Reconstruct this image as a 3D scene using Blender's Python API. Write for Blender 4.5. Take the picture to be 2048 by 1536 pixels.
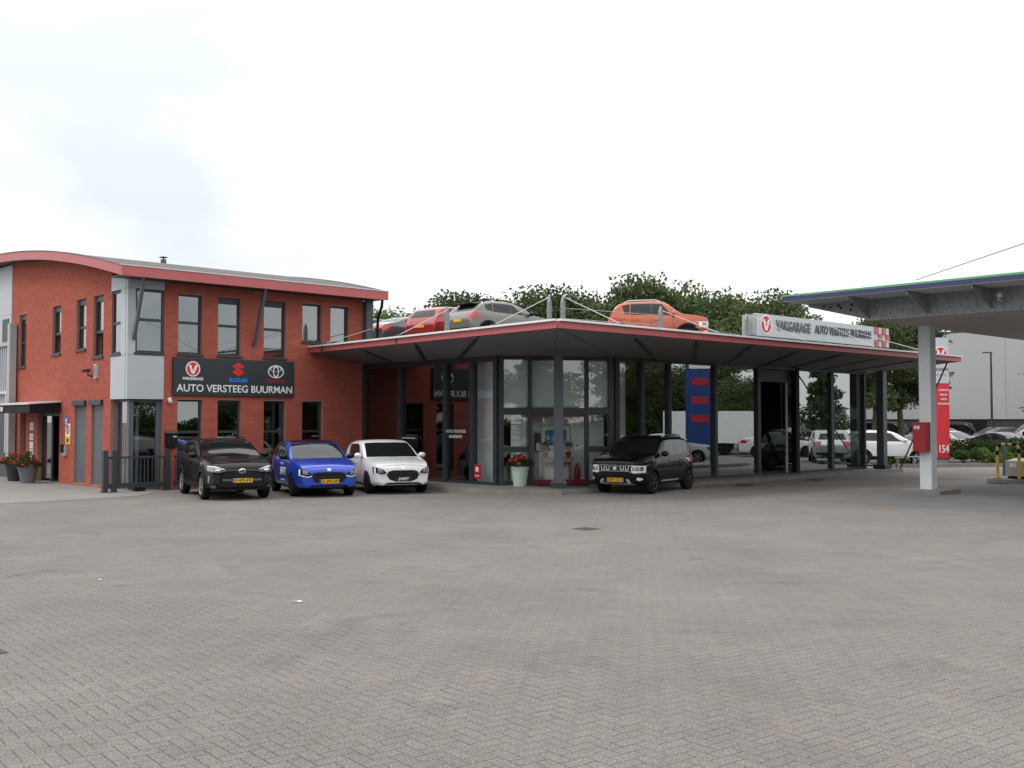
import bpy, bmesh, math, random
import numpy as np
from mathutils import Vector, Matrix
from mathutils.bvhtree import BVHTree
R = math.radians
random.seed(7); rng = np.random.default_rng(7)
scene = bpy.context.scene
COL = scene.collection
for o in list(bpy.data.objects): bpy.data.objects.remove(o)

# ---------------------------------------------------------------- camera, sky, sun, exposure
cam_d = bpy.data.cameras.new('camera'); cam = bpy.data.objects.new('camera', cam_d); COL.objects.link(cam)
cam.location = (0, 0, 2.05)
cam.rotation_euler = (R(90) + math.atan(73/2130), 0, 0)
cam_d.sensor_width = 36; cam_d.lens = 36*2130/2048
cam_d.clip_start = 0.1; cam_d.clip_end = 3000
scene.camera = cam
SUN_EL, SUN_AZ = 52, 250          # azimuth: clockwise from +Y
world = bpy.data.worlds.new('World'); scene.world = world; world.use_nodes = True
def build_world():
    nt = world.node_tree; nt.nodes.clear(); N = nt.nodes.new; L = nt.links.new
    out = N('ShaderNodeOutputWorld'); bg = N('ShaderNodeBackground'); bg.inputs[1].default_value = 0.12
    sky = N('ShaderNodeTexSky'); sky.sky_type = 'NISHITA'; sky.sun_disc = False
    sky.sun_elevation = R(SUN_EL); sky.sun_rotation = R(SUN_AZ); sky.dust_density = 3.0
    tc = N('ShaderNodeTexCoord'); mp = N('ShaderNodeMapping'); mp.inputs['Scale'].default_value = (1.0, 1.0, 1.9)
    mp.inputs['Location'].default_value = (1.06, 0.1, 0.28)
    no = N('ShaderNodeTexNoise'); no.inputs['Scale'].default_value = 1.9; no.inputs['Detail'].default_value = 6; no.inputs['Roughness'].default_value = 0.5
    L(tc.outputs['Generated'], mp.inputs[0]); L(mp.outputs[0], no.inputs['Vector'])
    cr = N('ShaderNodeValToRGB'); e = cr.color_ramp.elements
    e[0].position = 0.33; e[0].color = (0.65, 0.70, 0.735, 1)
    e[1].position = 0.485; e[1].color = (1.0, 1.0, 1.0, 1)
    L(no.outputs['Fac'], cr.inputs[0])
    # overcast luminance: brighter overhead than at the horizon, the same all round
    sp = N('ShaderNodeSeparateXYZ'); L(tc.outputs['Generated'], sp.inputs[0])
    lum = N('ShaderNodeMapRange'); lum.inputs[1].default_value = 0.0; lum.inputs[2].default_value = 1.0; lum.inputs[3].default_value = 9.8; lum.inputs[4].default_value = 21.0; L(sp.outputs['Z'], lum.inputs[0])
    mul = N('ShaderNodeVectorMath'); mul.operation = 'SCALE'; L(lum.outputs[0], mul.inputs['Scale'])
    L(cr.outputs[0], mul.inputs[0])
    mix = N('ShaderNodeMixRGB'); mix.inputs[0].default_value = 0.88
    L(sky.outputs[0], mix.inputs[1]); L(mul.outputs[0], mix.inputs[2])
    L(mix.outputs[0], bg.inputs[0]); L(bg.outputs[0], out.inputs[0])
build_world()
sd = bpy.data.lights.new('sun', 'SUN'); sd.energy = 1.1; sd.angle = R(14); sd.color = (1, 0.96, 0.9)
sun = bpy.data.objects.new('sun', sd); COL.objects.link(sun)
_az = R(SUN_AZ); _d = Vector((math.sin(_az)*math.cos(R(SUN_EL)), math.cos(_az)*math.cos(R(SUN_EL)), math.sin(R(SUN_EL))))
sun.rotation_euler = (-_d).to_track_quat('-Z', 'Y').to_euler(); sun.location = _d*60
vs = scene.view_settings; vs.view_transform = 'Standard'; vs.look = 'None'; vs.exposure = 0.0; vs.gamma = 1.0; vs.use_curve_mapping = False
scene.render.engine = 'CYCLES'
scene.cycles.max_bounces = 8; scene.cycles.transparent_max_bounces = 12
scene.cycles.sample_clamp_indirect = 6.0

# ---------------------------------------------------------------- building grid (u along the fronts, v into the block)
GA = R(43.0)
UX, UY = math.cos(GA), math.sin(GA)
C0 = (-11.23, 31.075)
def W(u, v, z=0.0): return Vector((C0[0]+u*UX-v*UY, C0[1]+u*UY+v*UX, z))

# ---------------------------------------------------------------- mesh helpers
class MB:
    def __init__(s): s.v = []; s.f = []; s.m = []
    def add(s, vs_, fs, mi=0):
        k = len(s.v); s.v.extend([tuple(p) for p in vs_]); s.f.extend([tuple(i+k for i in f) for f in fs]); s.m.extend([mi]*len(fs)); return s
    def box(s, x0, x1, y0, y1, z0, z1, mi=0):
        return s.add([(x0,y0,z0),(x1,y0,z0),(x1,y1,z0),(x0,y1,z0),(x0,y0,z1),(x1,y0,z1),(x1,y1,z1),(x0,y1,z1)],
                     [(0,3,2,1),(4,5,6,7),(0,1,5,4),(1,2,6,5),(2,3,7,6),(3,0,4,7)], mi)
    def quad(s, a, b, c, d, mi=0): return s.add([a,b,c,d], [(0,1,2,3)], mi)
    def prism(s, pts, z0, z1, mi=0):            # pts counter-clockwise (x, y)
        n = len(pts)
        return s.add([(x,y,z0) for x,y in pts]+[(x,y,z1) for x,y in pts],
                     [tuple(range(n-1,-1,-1)), tuple(range(n,2*n))]+[(i,(i+1)%n,n+(i+1)%n,n+i) for i in range(n)], mi)
    def ext(s, pts, vec, mi=0):                 # planar polygon swept along a vector
        n = len(pts); v = Vector(vec); P = [Vector(p) for p in pts]
        nr = (P[1]-P[0]).cross(P[2]-P[0])
        if nr.dot(v) > 0: P = P[::-1]
        return s.add(P+[p+v for p in P], [tuple(range(n)), tuple(range(2*n-1,n-1,-1))]+[((i+1)%n,i,n+i,n+(i+1)%n) for i in range(n)], mi)
    def beam(s, a, b, w, h, mi=0, up=(0,0,1)):
        a = Vector(a); b = Vector(b); d = (b-a).normalized(); up = Vector(up)
        if abs(d.dot(up)) > .98: up = Vector((0,1,0))
        sd_ = d.cross(up).normalized(); u2 = sd_.cross(d)
        P = [a+sd_*sx*w/2+u2*sz*h/2 for sx,sz in ((-1,-1),(1,-1),(1,1),(-1,1))]
        return s.ext(P, b-a, mi)
    def tube(s, pts, r, n=8, mi=0, cap=True):
        P = [Vector(p) for p in pts]; rs = r if isinstance(r,(list,tuple)) else [r]*len(P)
        k = len(s.v); prev = None
        for i,p in enumerate(P):
            d = (P[min(i+1,len(P)-1)]-P[max(i-1,0)]).normalized()
            if prev is None:
                ref = Vector((0,0,1)) if abs(d.z) < .9 else Vector((1,0,0)); a = d.cross(ref).normalized()
            else: a = (prev-d*prev.dot(d)).normalized()
            prev = a; b = d.cross(a)
            for j in range(n):
                t = 2*math.pi*j/n; s.v.append(tuple(p+(a*math.cos(t)+b*math.sin(t))*rs[i]))
        fs = []
        for i in range(len(P)-1):
            for j in range(n):
                fs.append((k+i*n+j, k+i*n+(j+1)%n, k+(i+1)*n+(j+1)%n, k+(i+1)*n+j))
        if cap: fs += [tuple(k+j for j in range(n-1,-1,-1)), tuple(k+(len(P)-1)*n+j for j in range(n))]
        s.f.extend(fs); s.m.extend([mi]*len(fs)); return s
    def lathe(s, prof, n=24, c=(0,0,0), axis='z', mi=0):
        k = len(s.v)
        for r,z in prof:
            for j in range(n):
                t = 2*math.pi*j/n; x,y = r*math.cos(t), r*math.sin(t)
                p = (x,y,z) if axis == 'z' else ((x,z,y) if axis == 'y' else (z,x,y))
                s.v.append((p[0]+c[0],p[1]+c[1],p[2]+c[2]))
        fs = []
        for i in range(len(prof)-1):
            for j in range(n):
                q = (k+i*n+j, k+i*n+(j+1)%n, k+(i+1)*n+(j+1)%n, k+(i+1)*n+j)
                fs.append(q if axis != 'y' else q[::-1])
        s.f.extend(fs); s.m.extend([mi]*len(fs)); return s
    def ball(s, c, rx, ry, rz, n=10, m=7, mi=0):
        k = len(s.v)
        for i in range(m+1):
            p = math.pi*i/m
            for j in range(n):
                t = 2*math.pi*j/n
                s.v.append((c[0]+rx*math.sin(p)*math.cos(t), c[1]+ry*math.sin(p)*math.sin(t), c[2]-rz*math.cos(p)))
        fs = [(k+i*n+j,k+i*n+(j+1)%n,k+(i+1)*n+(j+1)%n,k+(i+1)*n+j) for i in range(m) for j in range(n)]
        s.f.extend(fs); s.m.extend([mi]*len(fs)); return s
    def mesh(s, name, smooth=False):
        me = bpy.data.meshes.new(name); me.from_pydata(s.v, [], s.f)
        if len(set(s.m)) > 1: me.polygons.foreach_set('material_index', s.m)
        if smooth:
            me.polygons.foreach_set('use_smooth', [True]*len(me.polygons)); me.set_sharp_from_angle(angle=R(38))
        me.update(); return me
    def build(s, name, mat, parent=None, smooth=False, **kw):
        return link(name, s.mesh(name, smooth), mat, parent, **kw)
def link(name, me, mat=None, parent=None, label=None, cat=None, group=None, kind=None, loc=None, rot=None):
    o = bpy.data.objects.new(name, me); COL.objects.link(o)
    if mat is not None:
        ms = mat if isinstance(mat,(list,tuple)) else [mat]
        if me is not None and len(me.materials) == 0:
            for m in ms: me.materials.append(m)
    if parent is not None: o.parent = parent
    if loc is not None: o.location = loc
    if rot is not None: o.rotation_euler = rot
    tag(o, label, cat, group, kind); return o
def tag(o, label=None, cat=None, group=None, kind=None):
    if label: o['label'] = label
    if cat: o['category'] = cat
    if group: o['group'] = group
    if kind: o['kind'] = kind
    return o
def thing(name, label, cat, u, v, z=0.0, rot=0.0, group=None):       # Empty on the building grid
    o = bpy.data.objects.new(name, None); COL.objects.link(o); o.location = W(u, v, z); o.rotation_euler = (0,0,GA+R(rot)); o.empty_display_size = .2
    return tag(o, label, cat, group)
def thingw(name, label, cat, x, y, z=0.0, rot=0.0, group=None):
    o = bpy.data.objects.new(name, None); COL.objects.link(o); o.location = (x,y,z); o.rotation_euler = (0,0,R(rot)); o.empty_display_size = .2
    return tag(o, label, cat, group)
def copy_tree(o, parent=None):
    c = o.copy(); COL.objects.link(c); c.parent = parent
    for ch in list(o.children): copy_tree(ch, c)
    return c
def text(name, s, size, mat, parent, loc, rot, ext=0.004, bold=0.0, xs=1.0, align='CENTER', shear=0.0):
    cu = bpy.data.curves.new(name, 'FONT'); cu.body = s; cu.size = size; cu.extrude = ext; cu.offset = bold*size; cu.align_x = align; cu.align_y = 'CENTER'; cu.shear = shear; cu.resolution_u = 3
    t = bpy.data.objects.new(name, cu); COL.objects.link(t)
    dg = bpy.context.evaluated_depsgraph_get(); me = bpy.data.meshes.new_from_object(t.evaluated_get(dg))
    bpy.data.objects.remove(t); bpy.data.curves.remove(cu); me.name = name
    o = link(name, me, mat, parent, loc=loc, rot=rot); o.scale = (xs,1,1); return o
FR = (R(90), 0, 0)              # text in a wall that looks along -y
LF = (R(90), 0, R(-90))         # text in a wall that looks along -x

# ---------------------------------------------------------------- materials
def nodes(name):
    m = bpy.data.materials.new(name); m.use_nodes = True; nt = m.node_tree
    return m, nt, nt.nodes['Principled BSDF']
def setp(b, **k):
    for a, v in k.items():
        i = b.inputs.get(a.replace('_', ' '))
        if i is not None: i.default_value = v
def mat(name, col, rough=.6, metal=0.0, var=.12, scale=3.0, bump=0.0, bscale=40.0, coat=0.0, spec=.5, stretch=(1,1,1), detail=5):
    m, nt, b = nodes(name); N = nt.nodes.new; L = nt.links.new
    setp(b, Roughness=rough, Metallic=metal, Coat_Weight=coat, Coat_Roughness=.03, Specular_IOR_Level=spec)
    c = (*col, 1); b.inputs['Base Color'].default_value = c
    if var > 0:
        tc = N('ShaderNodeTexCoord'); mp = N('ShaderNodeMapping'); mp.inputs['Scale'].default_value = stretch; no = N('ShaderNodeTexNoise')
        no.inputs['Scale'].default_value = scale; no.inputs['Detail'].default_value = detail; no.inputs['Roughness'].default_value = .65
        L(tc.outputs['Object'], mp.inputs[0]); L(mp.outputs[0], no.inputs['Vector'])
        cr = N('ShaderNodeValToRGB'); e = cr.color_ramp.elements
        e[0].position = .3; e[1].position = .7
        e[0].color = (*[x*(1-var) for x in col], 1); e[1].color = (*[min(1, x*(1+var)) for x in col], 1)
        L(no.outputs['Fac'], cr.inputs[0]); L(cr.outputs[0], b.inputs['Base Color'])
        mr = N('ShaderNodeMapRange'); mr.inputs[3].default_value = max(0, rough-.08); mr.inputs[4].default_value = min(1, rough+.1)
        L(no.outputs['Fac'], mr.inputs[0]); L(mr.outputs[0], b.inputs['Roughness'])
        if bump:
            n2 = N('ShaderNodeTexNoise'); n2.inputs['Scale'].default_value = bscale; n2.inputs['Detail'].default_value = 4
            L(tc.outputs['Object'], n2.inputs['Vector'])
            bp = N('ShaderNodeBump'); bp.inputs['Strength'].default_value = bump; bp.inputs['Distance'].default_value = .02
            L(n2.outputs['Fac'], bp.inputs['Height']); L(bp.outputs[0], b.inputs['Normal'])
    return m
def piece_mat(name, cols, rough, nscale, namt, bump=.3, bscale=60, patch=0.0, stain=0.0):
    """bricks / pavers: a tone per piece, fine grain, broad weathering"""
    m, nt, b = nodes(name); N = nt.nodes.new; L = nt.links.new
    at = N('ShaderNodeAttribute'); at.attribute_name = 'tone'; oi = N('ShaderNodeObjectInfo')
    ad = N('ShaderNodeMath'); ad.operation = 'ADD'; L(at.outputs['Fac'], ad.inputs[0]); L(oi.outputs['Random'], ad.inputs[1])
    fr = N('ShaderNodeMath'); fr.operation = 'FRACT'; L(ad.outputs[0], fr.inputs[0])
    cr = N('ShaderNodeValToRGB'); e = cr.color_ramp.elements
    for i in range(len(cols)-2): e.new(.5)
    for i, c in enumerate(cols): e[i].position = i/(len(cols)-1); e[i].color = (*c, 1)
    L(fr.outputs[0], cr.inputs[0])
    ge = N('ShaderNodeNewGeometry')
    no = N('ShaderNodeTexNoise'); no.inputs['Scale'].default_value = nscale; no.inputs['Detail'].default_value = 3; L(ge.outputs['Position'], no.inputs['Vector'])
    mr = N('ShaderNodeMapRange'); mr.inputs[1].default_value = .25; mr.inputs[2].default_value = .75; mr.inputs[3].default_value = 1-namt; mr.inputs[4].default_value = 1+namt
    L(no.outputs['Fac'], mr.inputs[0])
    n2 = N('ShaderNodeTexNoise'); n2.inputs['Scale'].default_value = .45; n2.inputs['Detail'].default_value = 9; n2.inputs['Roughness'].default_value = .72; L(ge.outputs['Position'], n2.inputs['Vector'])
    m2 = N('ShaderNodeMapRange'); m2.inputs[1].default_value = .3; m2.inputs[2].default_value = .7; m2.inputs[3].default_value = 1-patch; m2.inputs[4].default_value = 1+patch
    L(n2.outputs['Fac'], m2.inputs[0])
    mu = N('ShaderNodeMath'); mu.operation = 'MULTIPLY'; L(mr.outputs[0], mu.inputs[0]); L(m2.outputs[0], mu.inputs[1])
    if stain:
        n5 = N('ShaderNodeTexNoise'); n5.inputs['Scale'].default_value = .9; n5.inputs['Detail'].default_value = 7; n5.inputs['Roughness'].default_value = .65; n5.inputs['Distortion'].default_value = .6; L(ge.outputs['Position'], n5.inputs['Vector'])
        m5 = N('ShaderNodeMapRange'); m5.inputs[1].default_value = .56; m5.inputs[2].default_value = .72; m5.inputs[3].default_value = 1.0; m5.inputs[4].default_value = 1-stain; L(n5.outputs['Fac'], m5.inputs[0])
        mu2 = N('ShaderNodeMath'); mu2.operation = 'MULTIPLY'; L(mu.outputs[0], mu2.inputs[0]); L(m5.outputs[0], mu2.inputs[1]); mu = mu2
    sc = N('ShaderNodeVectorMath'); sc.operation = 'SCALE'; L(cr.outputs[0], sc.inputs[0]); L(mu.outputs[0], sc.inputs['Scale'])
    L(sc.outputs[0], b.inputs['Base Color']); setp(b, Roughness=rough, Specular_IOR_Level=.3)
    bp = N('ShaderNodeBump'); bp.inputs['Strength'].default_value = bump; bp.inputs['Distance'].default_value = .004
    n3 = N('ShaderNodeTexNoise'); n3.inputs['Scale'].default_value = bscale; n3.inputs['Detail'].default_value = 3; L(ge.outputs['Position'], n3.inputs['Vector'])
    L(n3.outputs['Fac'], bp.inputs['Height']); L(bp.outputs[0], b.inputs['Normal'])
    return m
def pane_mat(name, tint, r0, power=4.0):
    """flat glass: part mirror, part see-through, more mirror at a slant (the same from both sides)"""
    m, nt, b = nodes(name); N = nt.nodes.new; L = nt.links.new; nt.nodes.remove(b); out = nt.nodes['Material Output']
    tr = N('ShaderNodeBsdfTransparent'); tr.inputs[0].default_value = (*tint, 1)
    gl = N('ShaderNodeBsdfGlossy'); gl.inputs['Roughness'].default_value = .0; gl.inputs[0].default_value = (.93,.97,.97,1)
    lw = N('ShaderNodeLayerWeight'); lw.inputs[0].default_value = .5
    pw = N('ShaderNodeMath'); pw.operation = 'POWER'; pw.inputs[1].default_value = power; L(lw.outputs['Facing'], pw.inputs[0])
    mr = N('ShaderNodeMapRange'); mr.inputs[3].default_value = r0; mr.inputs[4].default_value = 1.0; L(pw.outputs[0], mr.inputs[0])
    ge = N('ShaderNodeNewGeometry'); no = N('ShaderNodeTexNoise'); no.inputs['Scale'].default_value = .7; no.inputs['Detail'].default_value = 1
    L(ge.outputs['Position'], no.inputs['Vector'])
    bp = N('ShaderNodeBump'); bp.inputs['Strength'].default_value = .06; bp.inputs['Distance'].default_value = .02; L(no.outputs['Fac'], bp.inputs['Height']); L(bp.outputs[0], gl.inputs['Normal'])
    mx = N('ShaderNodeMixShader'); L(mr.outputs[0], mx.inputs[0]); L(tr.outputs[0], mx.inputs[1]); L(gl.outputs[0], mx.inputs[2]); L(mx.outputs[0], out.inputs[0])
    return m
def leaf_mat(name, c0, c1):
    m, nt, b = nodes(name); N = nt.nodes.new; L = nt.links.new
    at = N('ShaderNodeAttribute'); at.attribute_name = 'tone'; oi = N('ShaderNodeObjectInfo')
    cr = N('ShaderNodeValToRGB'); e = cr.color_ramp.elements; e[0].color = (*c0,1); e[1].color = (*c1,1)
    L(at.outputs['Fac'], cr.inputs[0])
    hs = N('ShaderNodeHueSaturation'); mr = N('ShaderNodeMapRange'); mr.inputs[3].default_value = .75; mr.inputs[4].default_value = 1.25
    L(oi.outputs['Random'], mr.inputs[0]); L(mr.outputs[0], hs.inputs['Value']); L(cr.outputs[0], hs.inputs['Color'])
    L(hs.outputs[0], b.inputs['Base Color']); setp(b, Roughness=.6, Specular_IOR_Level=.25)
    tl = N('ShaderNodeBsdfTranslucent'); L(hs.outputs[0], tl.inputs[0]); mx = N('ShaderNodeMixShader'); mx.inputs[0].default_value = .38
    L(b.outputs[0], mx.inputs[1]); L(tl.outputs[0], mx.inputs[2]); L(mx.outputs[0], nt.nodes['Material Output'].inputs[0])
    return m
def paint(name, col, metal=.0, rough=.28, var=.04): return mat(name, col, .4 if max(col) < .02 else rough, metal, var, 1.5, coat=.55 if max(col) < .02 else 1.0, spec=.05 if max(col) < .02 else .4)

M = {}
M['brick'] = piece_mat('red_brick', [(.34,.080,.052),(.42,.102,.065),(.37,.088,.057),(.45,.116,.077),(.355,.083,.054)], .88, 70, .10, .3, 90, .08)
M['mortar'] = mat('mortar', (.34,.17,.14), .9, 0, .15, 8)
M['paver'] = piece_mat('clay_paver', [(.160,.146,.135),(.169,.153,.141),(.164,.150,.139),(.176,.160,.147),(.158,.147,.137),(.172,.153,.139)], .9, 62, .62, .6, 160, .19, .28)
M['bed'] = mat('joint_sand', (.058,.050,.044), .95, 0, .7, .7)
M['concrete'] = mat('pale_concrete', (.20,.19,.175), .9, 0, .14, 1.2, .2, 60, detail=8)
M['plinth'] = mat('plinth_concrete', (.15,.142,.132), .9, 0, .16, 2.0, .25, 50, detail=8)
M['kerb'] = mat('kerb_concrete', (.20,.19,.175), .9, 0, .2, 3.0, .3, 50)
M['asphalt'] = mat('forecourt_slab', (.13,.13,.13), .85, 0, .16, .6, .2, 80, detail=9)
M['anth'] = mat('anthracite_frame', (.030,.036,.044), .45, 0, .08, 4)
M['anth_l'] = mat('grey_blue_steel', (.085,.098,.115), .5, 0, .1, 3)
M['panel'] = mat('grey_cladding', (.42,.45,.48), .5, 0, .04, 1.5)
M['hallgrey'] = mat('hall_cladding', (.36,.365,.375), .6, 0, .05, .4, stretch=(1,1,.2))
M['halldark'] = mat('hall_dark_base', (.035,.036,.04), .7, 0, .1, 1)
M['red'] = mat('red_fascia', (.43,.105,.105), .45, 0, .08, 1.2)
M['redtrim'] = mat('dark_red_frame', (.16,.012,.016), .4, 0, .08, 3)
M['alu'] = mat('aluminium_edge', (.62,.63,.64), .4, .3, .06, 4)
M['soffit'] = mat('soffit_boards', (.155,.153,.15), .7, 0, .1, 1.2)
M['galv'] = mat('galvanised_steel', (.235,.255,.27), .55, .2, .3, 9, detail=2)
M['slat'] = mat('soffit_slat', (.46,.42,.40), .55, .1, .08, 2)
M['roofing'] = mat('grey_roofing', (.10,.10,.09), .9, 0, .2, 3)
M['signdark'] = mat('sign_charcoal', (.022,.027,.031), .5, 0, .06, 2)
M['white'] = mat('white_paint', (.72,.74,.75), .5, 0, .04, 3)
M['column_white'] = mat('white_column_paint', (.66,.70,.72), .45, 0, .05, 2)
M['offwhite'] = mat('sign_light_grey', (.50,.53,.55), .45, 0, .04, 2)
M['letter'] = mat('grey_letter', (.13,.14,.16), .5, 0, .05, 5)
M['sred'] = mat('logo_red', (.62,.018,.022), .45, 0, .04, 4)
M['sblue'] = mat('logo_blue', (.02,.20,.70), .45, 0, .04, 4)
M['sdred'] = mat('dull_red_letter', (.36,.02,.03), .45, 0, .04, 4)
M['banner'] = mat('banner_red', (.60,.022,.034), .5, 0, .22, 1.6, stretch=(3,3,.35))
M['fasblue'] = mat('fascia_blue', (.035,.04,.125), .45, 0, .06, 2)
M['fasgreen'] = mat('fascia_green', (.09,.40,.15), .45, 0, .06, 2)
M['pane'] = pane_mat('showroom_glass', (.40,.46,.45), .38)
M['panec'] = pane_mat('entrance_glass', (.88,.92,.91), .17)
M['panes'] = pane_mat('side_glass', (.34,.38,.38), .19)
M['paneu'] = pane_mat('window_glass', (.40,.45,.45), .30)
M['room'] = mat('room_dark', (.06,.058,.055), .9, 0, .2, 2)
M['roomw'] = mat('room_white', (.84,.86,.85), .8, 0, .03, 1)
M['floor'] = mat('showroom_tile', (.30,.30,.29), .35, 0, .08, 1)
M['film'] = mat('pale_film', (.66,.72,.70), .35, 0, .04, 1)
M['wood'] = mat('pale_wood', (.42,.29,.17), .6, 0, .15, 6, stretch=(1,8,8))
M['pot'] = mat('pale_green_pot', (.46,.58,.53), .55, 0, .05, 4)
M['potdark'] = mat('black_pot', (.03,.03,.032), .6, 0, .1, 4)
M['potred'] = mat('red_pot', (.20,.02,.02), .5, 0, .1, 4)
M['petal'] = mat('red_petal', (.55,.012,.02), .6, 0, .25, 20)
M['petalw'] = mat('white_petal', (.75,.72,.62), .6, 0, .1, 20)
M['leaf'] = leaf_mat('oak_leaf', (.034,.052,.020), (.115,.150,.058))
M['leaf2'] = leaf_mat('light_leaf', (.050,.082,.024), (.16,.215,.07))
M['hedgeleaf'] = leaf_mat('hedge_leaf', (.016,.032,.010), (.07,.12,.028))
M['bushleaf'] = leaf_mat('bush_leaf', (.05,.10,.012), (.17,.26,.045))
M['bark'] = mat('bark', (.10,.078,.055), .95, 0, .3, 8, .5, 30)
M['yellow'] = mat('guard_yellow', (.62,.42,.07), .5, 0, .08, 4)
M['black'] = mat('black_paint', (.010,.010,.011), .6, 0, .1, 4, spec=.2)
M['extred'] = mat('hose_box_red', (.34,.012,.022), .4, 0, .08, 3)
M['tank'] = mat('grey_cabinet', (.36,.37,.37), .5, 0, .08, 2)
M['cable'] = mat('steel_cable', (.45,.45,.44), .45, .5, .1, 8)
M['wire'] = mat('dark_cable', (.07,.05,.06), .6, 0, .1, 8)
M['soil'] = mat('bed_soil', (.05,.038,.028), .95, 0, .3, 5)
M['grass'] = mat('dry_verge', (.14,.14,.05), .95, 0, .4, 1.5)
M['rooftile'] = mat('roof_tile_red', (.30,.075,.05), .8, 0, .2, 4)
M['paper'] = mat('white_print', (.72,.73,.72), .6, 0, .03, 4)
M['pict'] = mat('blue_picture', (.04,.16,.34), .4, 0, .5, 7)
M['signblue'] = mat('round_sign_blue', (.015,.10,.35), .4, 0, .05, 4)
M['signyellow'] = mat('sign_yellow', (.75,.50,.02), .45, 0, .05, 4)
M['totemblue'] = mat('totem_navy', (.010,.045,.20), .45, 0, .05, 2)
M['iron'] = mat('cast_iron', (.085,.078,.072), .8, .3, .2, 20)
# ---------------------------------------------------------------- ground
ground = MB(); ground.quad((-900,-900,-.02),(900,-900,-.02),(900,900,-.02),(-900,900,-.02))
def ground_mat():
    m, nt, b = nodes('far_paving'); N = nt.nodes.new; L = nt.links.new
    ge = N('ShaderNodeNewGeometry'); mp = N('ShaderNodeMapping'); mp.inputs['Rotation'].default_value = (0,0,-GA); L(ge.outputs['Position'], mp.inputs[0])
    br = N('ShaderNodeTexBrick'); br.inputs['Scale'].default_value = 1.0; br.inputs['Brick Width'].default_value = .21; br.inputs['Row Height'].default_value = .105; br.inputs['Mortar Size'].default_value = .004
    br.inputs['Color1'].default_value = (.160,.146,.136,1); br.inputs['Color2'].default_value = (.168,.152,.141,1); br.inputs['Mortar'].default_value = (.07,.06,.05,1)
    L(mp.outputs[0], br.inputs[0])
    no = N('ShaderNodeTexNoise'); no.inputs['Scale'].default_value = .35; no.inputs['Detail'].default_value = 6; L(ge.outputs['Position'], no.inputs['Vector'])
    mr = N('ShaderNodeMapRange'); mr.inputs[1].default_value = .3; mr.inputs[2].default_value = .7; mr.inputs[3].default_value = .85; mr.inputs[4].default_value = 1.13; L(no.outputs['Fac'], mr.inputs[0])
    sc = N('ShaderNodeVectorMath'); sc.operation = 'SCALE'; L(br.outputs[0], sc.inputs[0]); L(mr.outputs[0], sc.inputs['Scale']); L(sc.outputs[0], b.inputs['Base Color']); setp(b, Roughness=.9, Specular_IOR_Level=.3)
    return m
G = ground.build('ground', ground_mat(), kind='structure')
def in_view(x, y, m=1.5): return y > 4.6 and y < 33 and abs(x) < .485*y+m
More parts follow.
